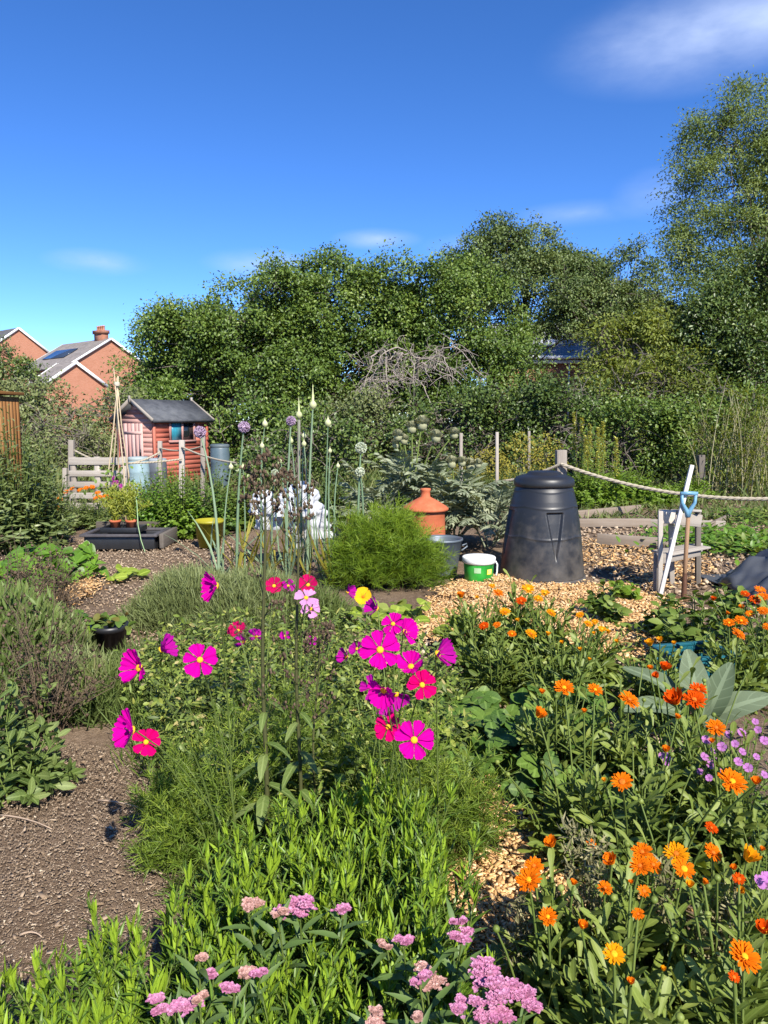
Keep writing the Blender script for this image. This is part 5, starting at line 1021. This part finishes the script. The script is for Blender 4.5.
for k, (px, py, n, r, lb) in enumerate(((492, 775, 44, .24, 'strawberry plant touching the cosmos on its left'), (470, 745, 34, .22, 'strawberry plant behind, right beside the magenta cosmos'), (530, 770, 44, .26, 'strawberry plant in the middle of the patch'), (552, 808, 30, .16, 'strawberry plant at the near edge by the wood chips'), (585, 800, 40, .24, 'strawberry plant under the orange flower stems'), (560, 735, 34, .24, 'strawberry plant at the back of the patch'))):
    c = gp(px, py); rt = thing('strawberry_plant', lb, 'strawberry', c, 'strawberry plants'); g = G(); strawb(g, c, n, r, .24); g.build('foliage', [STRAW, STEM], rt)
for k, (px, py, n, r, h, lb, mt) in enumerate(((94, 640, 26, .22, .16, 'strawberry plant growing behind the black pot', NETT), (70, 632, 22, .22, .14, 'darker strawberry plant left of the black pot', STRAW))):
    c = gp(px, py); rt = thing('strawberry_plant', lb, 'strawberry', c, 'strawberry plants'); g = G(); strawb(g, c, n, r, h, .085); g.build('foliage', [mt, STEM], rt)
c = np.array(bpy.data.objects['flower_pot'].location); g = G(); tip = dome(13, .13, .09, c + [0, 0, .19], .5); stems_to(g, np.tile(c + [0, 0, .17], (13, 1)), tip, .003, .002, .2, 5, 1); leaves(g, tip.repeat(2, 0), rng.normal(size=(26, 3)) * [1, 1, .3], rng.normal(size=(26, 3)) * .4 + [0, -.3, .8], .055, .045, ROUND, .2, .3); g.build('foliage', [leaf_mat('wilting_leaf', [(.22, .11, .03), (.09, .16, .03), (.12, .20, .03), (.10, .15, .03)], .6, .2, .25), STEM], bpy.data.objects['flower_pot'])

# ------------------------------------------------------------------ low weeds over the middle ground
g = G(); poly = pxpoly([(150, 780), (120, 720), (180, 660), (300, 645), (400, 665), (460, 700), (480, 800), (400, 900), (200, 900)]); N = 1100
c = scatter(poly, N); h = rng.uniform(.06, .26, N); tip = c + np.c_[rng.normal(0, .06, (N, 2)), h]; p = stems_to(g, c, tip, .002, .001, .2, 5, 1, 3); leaf_along(g, p, 9, .045, .014, LANCE, .1, 1, 1, .5, .2); 
q = c.repeat(14, 0) + rng.normal(size=(N * 14, 3)) * [.05, .05, 0]; leaves(g, q, rng.normal(size=q.shape) * [.5, .5, .1] + [0, 0, .9], rng.normal(size=q.shape), rng.uniform(.05, .16, len(q)), .005, BLADE, .1, rng.uniform(0, .6, len(q)))
poly = pxpoly([(440, 690), (470, 640), (640, 640), (768, 690), (900, 760), (900, 900), (640, 900), (520, 800)]); N = 260; c = scatter(poly, N); h = rng.uniform(.05, .2, N); tip = c + np.c_[rng.normal(0, .05, (N, 2)), h]; p = stems_to(g, c, tip, .002, .001, .2, 5, 1, 3); leaf_along(g, p, 9, .05, .018, LANCE, .1, 1, 1, .5, .2)
MIXW = leaf_mat('mixed_weed_leaf', [(.022, .05, .010), (.05, .10, .014), (.09, .155, .02), (.16, .235, .03), (.27, .32, .05), (.36, .30, .12)], .5, .35, .2)
poly = pxpoly([(150, 760), (130, 700), (180, 660), (300, 645), (400, 668), (450, 700), (470, 790), (400, 870), (220, 860)]); N = 5200; c = scatter(poly, N); h = .05 + .26 * rng.random(N) ** 1.3; q = c + np.c_[rng.normal(0, .03, (N, 2)), h]
leaves(g, q.repeat(3, 0) + rng.normal(size=(N * 3, 3)) * .02, rng.normal(size=(N * 3, 3)) * [1, 1, .5] + [0, 0, .35], rng.normal(size=(N * 3, 3)) * .4 + [0, -.2, .8], rng.uniform(.018, .05, N * 3), rng.uniform(.007, .02, N * 3), OVAL, .1, .2, np.clip(rng.normal(.45, .27, N * 3), 0, 1), 2)
tag(g.build('weeds', [WEED, STEM, MIXW]), 'mixed low weeds and grass filling the ground under the flowers', 'weeds', kind='stuff')
# verge growth between bin and hedge so far beds read green
g = G(); poly = pxpoly([(560, 520), (600, 498), (900, 492), (900, 520), (740, 530)]); q = scatter(poly, 2600); leaves(g, q, rng.normal(size=q.shape) * [.6, .6, .1] + [0, 0, .8], rng.normal(size=q.shape), rng.uniform(.06, .22, len(q)), .02, BLADE, .1, .4)
poly = pxpoly([(-60, 520), (60, 500), (260, 500), (330, 480), (560, 480), (560, 500), (300, 530)]); q = scatter(poly, 5000); leaves(g, q, rng.normal(size=q.shape) * [.6, .6, .1] + [0, 0, .8], rng.normal(size=q.shape), rng.uniform(.08, .3, len(q)), .022, BLADE, .1, .4)
q = np.c_[rng.uniform(-16, 16, 9000), rng.uniform(13, 21, 9000), np.zeros(9000)]; leaves(g, q, rng.normal(size=q.shape) * [.6, .6, .1] + [0, 0, .8], rng.normal(size=q.shape), rng.uniform(.15, .5, len(q)), .03, BLADE, .1, .4)
q = scatter([(1.7, .6), (3.0, 2.6), (5.5, 5.2), (14, 9), (14, .5), (5, -2)], 9000); leaves(g, q, rng.normal(size=q.shape) * [.6, .6, .1] + [0, 0, .7], rng.normal(size=q.shape), rng.uniform(.05, .2, len(q)), .012, BLADE, .1, .5)
q = scatter([(-1.9, 4.8), (-3.2, 4.6), (-14, 13), (-9, 13), (-5, 8.5)], 5000); leaves(g, q, rng.normal(size=q.shape) * [.6, .6, .1] + [0, 0, .7], rng.normal(size=q.shape), rng.uniform(.05, .2, len(q)), .014, BLADE, .1, .5)
q = np.c_[rng.uniform(-45, 45, 16000), rng.uniform(15, 40, 16000), np.zeros(16000)]; leaves(g, q, rng.normal(size=q.shape) * [.6, .6, .1] + [0, 0, .7], rng.normal(size=q.shape), rng.uniform(.2, .5, len(q)), .06, BLADE, .1, .5)
tag(g.build('rough_grass', GRASS), 'rough grass growing below the hedge and round the far beds', 'grass', kind='stuff')

# ------------------------------------------------------------------ cosmos
def cosmos(label, px, py, r, h, n, fl, group='cosmos plants', Ls=.045, flat=1):
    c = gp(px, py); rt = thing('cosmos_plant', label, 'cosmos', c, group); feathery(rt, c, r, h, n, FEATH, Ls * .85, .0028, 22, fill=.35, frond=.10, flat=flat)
    if fl:
        ends = []; 
        for (x, y, sz, typ, fx, fy, fz) in fl:
            D = float(np.clip(FPX * .085 / max(sz, 20), 1.75, 3.0)); q = at(x, y, D); f = nz(np.array([fx, fy, fz])); ends.append(q - f * .004)
            place(COSF[typ], rt, q, f, rng.uniform(0, 6), sz * m_per_px(D) * .5 * {'mu': 1.25, 'p': 1.1, 'pu': 1.35, 'd': 1.1}.get(typ, 1.0))
        ends = np.array(ends); g = G(); b = c + (ends - c) * [.35, .35, 0]; b[:, 2] = .02; p = stems_to(g, b + rng.normal(size=b.shape) * [.05, .05, 0], ends, .0032, .0018, .1, 9, 0); leaf_along(g, p, 10, .05, .0025, THREAD, .25, .8, 1, .6, .1); g.build('stem', STEM, rt)
cosmos('left cosmos plant with four blooms near the bare soil, one open face on', 228, 850, .28, .50, 60, ((140, 668, 40, 'mu', -.5, -.7, .25), (161, 650, 30, 'pu', .5, -.1, .35), (200, 660, 38, 'm', .1, -.85, .45), (133, 730, 40, 'mu', -.6, -.6, .3), (146, 742, 32, 'c', .35, -.75, .4), (217, 586, 34, 'mu', -.7, -.5, .2)))
cosmos('feathery cosmos without blooms at the edge of the bare soil', 182, 862, .13, .18, 26, ())
cosmos('feathery young cosmos low in the corner of the bare soil', 180, 830, .14, .30, 26, ())
cosmos('middle cosmos plant with small dark red and pale pink blooms behind the tall weed', 290, 800, .30, .52, 60, ((238, 631, 22, 'd', -.2, -.5, .8), (256, 637, 20, 'p', .2, -.3, .9), (244, 642, 18, 'pu', -.3, -.5, .6), (274, 586, 20, 'd', .1, -.7, .5), (288, 586, 16, 'p', .5, -.5, .4), (308, 585, 22, 'd', 0, -.7, .6), (306, 598, 28, 'w', .1, -.5, .8), (311, 609, 22, 'w', .3, -.5, .2), (347, 592, 17, 'pu', .8, -.3, .4), (285, 636, 12, 'p', 0, -.6, .5), (312, 641, 12, 'p', .1, -.6, .5)))
cosmos('right cosmos plant crowded with large magenta blooms beside the strawberries', 400, 850, .30, .52, 80, ((380, 650, 44, 'm', .1, -.85, .45), (414, 740, 44, 'm', .15, -.85, .4), (388, 727, 32, 'c', -.05, -.85, .45), (422, 685, 34, 'c', .25, -.8, .45), (393, 624, 26, 'm', -.2, -.7, .5), (377, 609, 24, 'pu', -.7, -.3, .5), (404, 632, 28, 'mu', .6, -.5, .4), (411, 667, 32, 'mu', -.2, -.5, .8), (437, 654, 34, 'pu', .75, -.35, .3), (372, 688, 28, 'p', -.4, -.6, .2), (384, 690, 34, 'mu', -.2, -.6, -.1), (396, 694, 28, 'pu', .2, -.5, -.3), (384, 702, 26, 'pu', .1, -.7, -.4), (347, 657, 20, 'pu', -.6, -.4, .3), (357, 649, 18, 'p', -.5, -.5, .5)))
cosmos('feathery bright green cosmos foliage right below the magenta blooms', 440, 860, .24, .38, 60, ())
cosmos('low feathery cosmos between the tall weed and the magenta blooms', 345, 815, .28, .30, 56, ())
cosmos('feathery cosmos at the far left of the tall weed stems', 245, 790, .26, .34, 50, ())
# ------------------------------------------------------------------ tall figwort weed
c = gp(272, 905); fw = thing('figwort', 'tall brown seeded figwort weed with three upright stems in the centre', 'weed', c)
for k, (bx_, by_, tx, ty, D) in enumerate(((266, 840, 263, 462, 2.3), (300, 835, 296, 478, 2.35), (312, 800, 318, 630, 2.4))):
    b = gx(bx_, D); tp = at(tx, ty, D); g = G(); K = 14; tt = np.linspace(0, 1, K)[:, None]; p = b + (tp - b) * tt + np.c_[.006 * np.sin(tt * 9), 0 * tt, 0 * tt]; tubes(g, p, np.linspace((.0095, .0075, .005)[k], .0028, K), 8, rng.random()); sm = g.build('stem', FSTEM, fw, smooth=True)
    g = G(); gs = G(); H_ = tp[2]
    for zz in np.concatenate([np.arange(.36 if k < 2 else .6, .86, .04), np.arange(.86, 1.0, .014 if k == 0 else .024)]):
        q = b + (tp - b) * zz; nbr = 4; a = rng.uniform(0, 6.3, nbr); Lb = .055 * (1.3 - zz) / .6 * rng.uniform(.5, 1.4, nbr) + .014; e = q + np.c_[np.cos(a) * Lb, np.sin(a) * Lb, Lb * .8]; tubes(g, arc(np.tile(q, (nbr, 1)), e, (e - q) * .5 + [0, 0, -.003], 4), .0011, 3)
        dens = 1 if zz > .86 else .5
        s = e[rng.random(nbr) < dens].repeat(6 if zz > .86 else 4, 0); s = s + rng.normal(size=s.shape) * .009
        for w in s: lathe(gs, [(0, -.0045), (.0045, -.001), (.004, .0025), (.001, .008), (0, .0085)], w, 6, rng.random())
    g.build('side_shoot', FSTEM, sm); gs.build('seed_head', DRYH, sm)['kind'] = 'stuff'
    g = G(); n = 18 if k < 2 else 6; zz = np.linspace(.02, .46, n); q = b + (tp - b) * zz[:, None]; a = np.arange(n) * 1.57 + k; leaves(g, q, np.c_[np.cos(a), np.sin(a) - .3, .15 * np.ones(n)], [0, 0, 1], np.linspace(.15, .06, n), np.linspace(.055, .022, n), OVAL, .18, .65, None, 0, .04); g.build('leaf', SAGE, sm)
# ------------------------------------------------------------------ aster shoots in front
def shoots(label, poly, n, hmin, hmax, group='clumps of leafy shoots'):
    b = scatter(poly, n); cen = b.mean(0); h = rng.uniform(hmin - .03, hmax, n) * (1 + .14 * fnoise(b, 2.2, 31)); rt = thing('aster_clump', label, 'perennial', cen, group)
    e = b + np.c_[rng.normal(0, .045, (n, 2)), h]; p = arc(b, e, np.c_[rng.normal(0, .02, (n, 2)), h * .5], 7); g = G(); tubes(g, p, np.linspace(.003, .0014, 7)[None], 5, .5, 1); 
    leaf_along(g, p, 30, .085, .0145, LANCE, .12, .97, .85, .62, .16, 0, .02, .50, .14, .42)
    # the closed tip: a tuft of pale young leaves
    k = 8; q = p[:, -2].repeat(k, 0) + rng.uniform(-.02, .03, (len(p) * k, 1)) * [0, 0, 1]; dd = rng.normal(size=q.shape) * [.22, .22, 0] + [0, 0, 1]; leaves(g, q, dd, rng.normal(size=q.shape), rng.uniform(.035, .06, len(q)), .009, LANCE, .2, rng.uniform(-.1, .2, len(q)), rng.uniform(.85, 1, len(q)))
    g.build('foliage', [ASTER, STEM], rt)
zt = .34
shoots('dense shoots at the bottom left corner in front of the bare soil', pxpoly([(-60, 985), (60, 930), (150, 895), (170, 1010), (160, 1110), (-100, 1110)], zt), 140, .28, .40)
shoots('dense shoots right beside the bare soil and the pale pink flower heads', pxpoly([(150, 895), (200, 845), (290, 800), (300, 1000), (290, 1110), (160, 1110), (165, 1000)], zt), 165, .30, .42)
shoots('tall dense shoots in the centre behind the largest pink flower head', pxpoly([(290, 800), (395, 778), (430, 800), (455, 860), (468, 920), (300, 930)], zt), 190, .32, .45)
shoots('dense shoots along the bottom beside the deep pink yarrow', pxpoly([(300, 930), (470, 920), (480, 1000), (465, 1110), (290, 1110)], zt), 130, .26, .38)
# ------------------------------------------------------------------ yarrow
YM = leaf_mat('pink_floret', [(.42, .13, .27), (.51, .20, .36), (.60, .31, .46)], .6, .2, .2); YD = leaf_mat('faded_floret', [(.34, .16, .14), (.46, .26, .22), (.58, .38, .34)], .7, .15, .15); YGL = leaf_mat('grey_leaf', [(.045, .09, .022), (.085, .145, .036), (.135, .20, .055)], .5, .35, .2)
def yarrow(label, base_px, heads):
    hz_ = .46; c = gp(*base_px); rt = thing('yarrow', label, 'yarrow', c, 'pink yarrow plants'); ends = []
    for (x, y, w, hh, m_) in heads:
        q = gp(x, y, hz_ + rng.uniform(-.02, .03)); D = q[1]; R1 = w * m_per_px(math.hypot(D, .9)) * .39; g = G(); ns = max(3, int(w / 6)); sub = q + np.c_[rng.normal(0, R1 * .5, (ns, 2)), rng.normal(0, R1 * .12, ns)]
        n = int(46 * ns); k = rng.integers(0, ns, n); o_ = np.c_[rng.normal(0, R1 * .22, (n, 2)), np.zeros(n)]; f = sub[k] + o_; f[:, 2] -= (o_[:, :2] ** 2).sum(1) * 9; 
        ff = f.repeat(5, 0); a = np.tile(np.arange(5) * 1.2566, n) + rng.uniform(0, 6, n).repeat(5); leaves(g, ff, np.c_[np.cos(a), np.sin(a), rng.normal(.35, .3, len(a))], [0, 0, 1], .0052, .0050, ROUND, .1, 0, rng.random(n).repeat(5))
        stems_to(g, np.tile(q - [0, 0, R1 * 1.2], (ns * 4, 1)), f[rng.integers(0, n, ns * 4)] - [0, 0, .003], .0016, .0008, .0, 4, 1, 3); g.build('flower_head', [m_, STEM], rt); ends.append(q - [0, 0, R1 * 1.2])
    ends = np.array(ends); g = G(); b = c + (ends - c) * [.7, .7, 0]; b[:, 2] = 0; p = stems_to(g, b, ends, .0035, .002, .05, 8, 1); leaf_along(g, p, 14, .12, .024, LANCE, .3, .97, .9, .5, .35, 0, .1, .7, .14, .5); g.build('foliage', [YGL, STEM], rt)
yarrow('yarrow with the largest flat pink head above the centre shoots', (310, 985), ((300, 901, 44, 22, YM), (343, 908, 24, 18, YM), (248, 905, 24, 14, YD), (278, 911, 18, 12, YD)))
yarrow('yarrow with pale pink and cream heads at the bottom left', (205, 1080), ((175, 1004, 34, 28, YM), (165, 1012, 18, 12, YM), (246, 971, 28, 20, YD), (234, 985, 22, 18, YM), (260, 972, 14, 12, YM), (199, 958, 12, 8, YD), (200, 1000, 14, 10, YD), (213, 973, 14, 10, YM)))
yarrow('yarrow with crowded deep pink heads at the bottom centre', (470, 1090), ((480, 970, 40, 24, YM), (502, 986, 44, 26, YM), (525, 994, 34, 24, YM), (428, 980, 34, 24, YD), (420, 975, 20, 12, YM), (465, 1012, 26, 18, YM), (495, 1018, 36, 18, YM)))
yarrow('yarrow with small scattered pink heads above the deep pink ones', (430, 1010), ((461, 934, 26, 18, YM), (456, 922, 14, 8, YM), (404, 941, 22, 12, YM), (387, 943, 12, 8, YD), (378, 1018, 24, 16, YD), (417, 1018, 12, 10, YD)))
# ------------------------------------------------------------------ calendulas
CF_ = '''461 597 13 o u|478 598 7 y b|492 586 8 y f|498 593 13 o f|528 589 16 y f|545 593 11 y f|538 599 11 y f|521 601 12 d f|505 612 13 y f|551 613 11 y f|518 621 7 y u|484 626 12 d f|497 625 9 o f|512 634 10 o f|531 634 14 y f|548 635 8 y u|562 643 6 y b|580 650 7 y b|589 660 6 y b|580 615 10 y f|588 624 10 y f|595 622 9 y f|602 629 9 y f|594 634 6 y b|608 633 9 y u
564 688 22 o f|595 690 16 o f|584 712 8 o b|538 716 19 o s|542 693 9 o b|629 700 23 o f|650 669 9 o b|664 669 17 d s|657 677 11 d b|676 702 26 d s|694 700 24 d f|698 690 20 d f|677 718 10 o b|716 728 21 o f|712 742 9 o b|666 751 12 o u|622 782 22 o f|732 782 30 o f|756 783 13 o s|604 781 7 y b
650 645 13 y u|660 641 10 y s|674 644 7 y b|617 642 7 y b|729 623 12 o f|741 621 14 o f|738 634 16 o f|742 608 8 o b|755 600 14 d f|763 597 14 o f|750 614 10 o f|763 611 13 o f|713 600 9 d b|727 614 7 o b|768 627 12 o f|760 590 12 o f|745 594 10 d f
552 845 17 o s|534 866 20 o f|529 880 26 o f|591 844 12 o f|573 884 9 o b|548 917 20 o f|582 927 13 o s|612 862 18 o s|605 888 15 o f|614 954 22 y f|642 852 20 o f|640 866 22 o f|653 865 18 o f|676 854 24 y f|684 869 22 o f|644 891 14 o f|631 883 7 o b|638 914 12 o f|690 886 12 y s|713 853 21 o f|711 828 14 d f|747 859 24 y s|734 869 9 o b|739 879 13 d f|743 892 11 y s|704 883 9 o b|764 931 20 d s|744 957 32 o f|734 977 11 d f|663 970 8 y u|631 983 10 o b|762 850 8 o b'''.split('\n')
GRP = [  # base pixel at plant height .3, radius, height, stems, label
 [(474, 625, .24, .42, 'calendula with the leftmost orange blooms, below the green bucket'), (520, 615, .26, .46, 'calendula with pale yellow blooms directly below the compost bin'), (548, 630, .24, .40, 'calendula with small yellow blooms right of the pale yellow ones'), (500, 650, .26, .36, 'calendula with mixed orange and yellow blooms beside the strawberries'), (590, 640, .26, .36, 'calendula with a row of yellow blooms beside the lone potato plant'), (565, 665, .24, .30, 'calendula bearing only buds behind the strawberries')],
 [(560, 735, .24, .44, 'calendula with two flat orange blooms over the strawberry leaves'), (625, 745, .26, .48, 'calendula with a shaggy orange bloom in the middle of the right bed'), (682, 745, .26, .50, 'calendula with the cluster of three large deep orange blooms'), (640, 810, .24, .44, 'calendula with one spiky orange bloom below the middle'), (735, 800, .26, .46, 'calendula with one very large orange bloom beside lilac flowers'), (590, 790, .24, .36, 'calendula with arching buds leaning over the strawberries')],
 [(660, 668, .22, .34, 'calendula with two yellow blooms left of the teal crate'), (735, 655, .26, .42, 'calendula with flat orange blooms in front of the tarpaulin'), (768, 640, .28, .48, 'calendula thick with orange blooms at the right frame edge')],
 [(560, 930, .14, .40, 'calendula with orange blooms hanging over the wood chip path'), (600, 915, .20, .40, 'calendula with small drooping orange blooms left of the dense cluster'), (655, 905, .20, .42, 'calendula with the densest cluster of orange blooms'), (725, 905, .20, .44, 'calendula with one clear yellow bloom at the lower right'), (750, 985, .20, .38, 'calendula with the biggest shaggy orange bloom at the bottom right'), (625, 1000, .20, .36, 'calendula with one golden bloom alone near the bottom')]]
for gi, (line, plants) in enumerate(zip(CF_, GRP)):
    base = [gp(p[0], p[1], .25 if gi != 3 else .3) * [1, 1, 0] for p in plants]; fls = [[] for _ in plants]
    for tok in line.split('|'):
        x, y, s, colr, kind = tok.split(); x, y, s = float(x), float(y), float(s)
        q = gp(x, y, (.50, .53, .46, .46)[gi] + rng.uniform(-.04, .03)); j = int(np.argmin([np.hypot(*(q - b)[:2]) for b in base])); fls[j].append((q, s * math.sqrt(q @ q * 0 + q[1] ** 2 + (EYE - q[2]) ** 2) / FPX * .52, colr, kind))
    for (px, py, r, h, lb), b, fl in zip(plants, base, fls):
        rt = thing('calendula', lb, 'calendula', b, 'calendula plants'); g = G(); n = 40; tip = dome(n, r * 1.1, h * 1.14, b, .35); p = stems_to(g, b + (tip - b) * [.3, .3, 0], tip, .0045, .0025, .2, 7, 1)
        leaf_along(g, p, 12, .115, .030, SPAT, .12, 1, .9, .75, .2, 0, .05, .9, .12, .6, .04)
        n2 = 16; q = b + rng.normal(size=(n2, 3)) * [.06, .06, 0]; leaves(g, q, rng.normal(size=(n2, 3)) * [1, 1, .2] + [0, 0, .55], [0, 0, 1], .17, .042, SPAT, .12, .4, None, 0, .05)
        if fl:
            ends = np.array([f[0] for f in fl]); sb_ = b + (ends - b) * [.45, .45, 0]; sb_[:, 2] = .02; p = stems_to(g, sb_, ends - [0, 0, .006], .0042, .0028, .1, 7, 1); leaf_along(g, p, 9, .085, .02, LANCE, .15, .85, 1, .6, .2, 0, .1, .8, .12, .45)
        g.build('foliage', [CALL, STEM], rt)
        for (q, R1, colr, kind) in fl:
            face = {'f': (rng.normal() * .2, -.45, .85), 's': (rng.normal() * .5, -.25, .9), 'u': (rng.normal() * .15, -.1, 1), 'b': (rng.normal() * .3, -.2, 1)}[kind]
            pr = CALF[colr][rng.integers(0, len(CALF[colr]))] if kind == 'f' else CALH[colr]
            place(pr, rt, q, face, rng.uniform(0, 6), R1 * (.93 if kind == 'f' else 1.08) * rng.uniform(.92, 1.06))
        # green buds on bare stalks
        k = 5; k = 3; tp = b + np.c_[rng.normal(0, r * .7, (k, 2)), rng.uniform(h * .85, h * 1.08, k)]
        for w in tp:
            g = G(); lathe(g, [(.003, -.006), (.008, 0), (.0085, .005), (.005, .010), (0, .011)], w, 9, rng.random()); stems_to(g, b + (w - b) * [.5, .5, 0], w, .0036, .0024, .15, 6, 1); g.build('bud', [CALL, STEM], rt)
# ------------------------------------------------------------------ lilac flowered plant, silver leaves, seedy stalks
for k, (px, py, r, h, fl, lb) in enumerate(((738, 800, .30, .42, ((706, 740), (712, 751), (722, 747), (735, 744), (742, 752), (756, 757), (738, 762), (758, 730), (741, 733), (755, 722), (764, 741), (729, 735), (748, 768), (764, 775)), 'lilac flowered cranesbill at the right edge above the biggest bloom'), (700, 785, .18, .32, ((704, 757), (711, 765), (714, 761), (668, 757), (662, 756), (700, 772), (709, 778), (720, 770), (665, 762)), 'lilac flowered cranesbill nearer the middle, in the shade'), (768, 905, .12, .42, ((758, 880), (764, 876), (760, 884), (766, 884), (768, 878)), 'small lilac flower tuft at the lower right frame edge'))):
    c = gp(px, py, .1) * [1, 1, 0]; rt = thing('cranesbill', lb, 'cranesbill', c, 'lilac flowered plants'); g = G(); tip = dome(60, r, h, c, .4); p = stems_to(g, c + (tip - c) * [.3, .3, 0], tip, .003, .0015, .2, 6, 1, 4); leaf_along(g, p, 10, .04, .024, OVAL, .2, 1, 1, .4, .2)
    for (x, y) in fl:
        q = gp(x, y, h * 1.12 + rng.uniform(-.04, .03)); place(MALF, rt, q, (rng.normal() * .3, -.6, .6), rng.uniform(0, 6), (.0145 if k < 2 else .012) * rng.uniform(.8, 1.15)); stems_to(g, c + (q - c) * [.5, .5, 0], q, .002, .0012, .1, 5, 1, 3)
    g.build('foliage', [WEED, STEM], rt)
c = gp(700, 742); rt = thing('mullein_rosette', 'rosette of very large silvery felted leaves beside the teal crate', 'mullein', c)
for k, (x0_, y0_, x1_, y1_, w, up_, dd_) in enumerate(((699, 712, 691, 657, .135, (-.1, -1, .3), .0), (708, 718, 726, 671, .12, (-.6, -.8, .2), -.03), (702, 722, 760, 694, .135, (-.2, -.6, .9), -.1), (684, 705, 640, 660, .13, (.5, -.5, .7), .1), (688, 715, 640, 697, .12, (.2, -.3, .9), -.12), (700, 722, 716, 694, .10, (.3, -.9, .5), -.15))):
    D_ = 3.25; a = at(x0_, y0_, D_); b = at(x1_, y1_, D_ + dd_); g = G(); L_ = np.linalg.norm(b - a); pr = [(t_, max(.03, math.sin(min(1, (t_ ** .95 * .90 + .08)) * PI) ** .55)) for t_ in np.linspace(0, 1, 15)]
    leaves(g, [a], b - a + np.array([0, 0, .10 * L_]), np.array(up_, float), L_ * 1.06, w, pr, (.10, .22, .08, .14, .1, .1, .2)[k], (.22, .42, .34, .4, .36, .3, .2)[k], rng.random(1), 0, .06); g.build('leaf', SILV, rt, smooth=True)
g = G(); stems_to(g, np.tile(c, (4, 1)), np.array([at(697, 715, 3.25), at(690, 722, 3.25), at(708, 728, 3.25), at(705, 722, 3.25)]), .01, .008, .0, 4); g.build('stem', SILV, rt)
SEEDY = leaf_mat('grey_seed', [(.12, .115, .05), (.21, .195, .095), (.34, .31, .17)], .7, .15, .15)
for k, (px, yb, pts, lb) in enumerate(((560, 1010, ((535, 920), (545, 950), (520, 905), (560, 900), (512, 950), (530, 985), (575, 960)), 'grey seeded weed stalks over the wood chip path at the bottom'), (600, 1000, ((571, 832), (585, 840), (600, 850), (575, 905), (590, 960)), 'grey seeded weed stalks standing left of the dense orange cluster'), (680, 1010, ((662, 866), (726, 890), (722, 905), (735, 910), (715, 925), (700, 940)), 'thick grey seeded weed stalk right of the dense orange cluster'), (650, 1050, ((640, 990), (655, 1000), (620, 1005), (600, 985), (690, 1000), (610, 960), (670, 985), (720, 1005), (580, 1010)), 'low grey seeded weed along the bottom right'))):
    c = gp(px, yb + 60); rt = thing('seeding_weed', lb, 'weed', c, 'grey seeding weeds'); g = G(); gs = G()
    for (x, y) in pts:
        q = at(x, y, 1.72 + rng.uniform(-.08, .08)); p = stems_to(g, c + (q - c) * [.6, .6, 0], q, .0032, .0014, .1, 10, 0, 5); leaf_along(g, p, 9, .055, .008, LANCE, .3, .75, .8, .7, .3); top = p[0, 5:]; s = top.repeat(45, 0) + rng.normal(size=(len(top) * 45, 3)) * .012
        leaves(gs, s, rng.normal(size=s.shape) * .7 + [0, 0, .8], rng.normal(size=s.shape), rng.uniform(.014, .034, len(s)), .005, LANCE, .1, rng.uniform(0, .6, len(s)))
    g.build('stem', [STEM], rt); gs.build('seed_head', SEEDY, rt)
# ------------------------------------------------------------------ the prototypes are not part of the scene
for f in PROTO:
    for ch in list(f.children): bpy.data.objects.remove(ch)
    bpy.data.objects.remove(f)
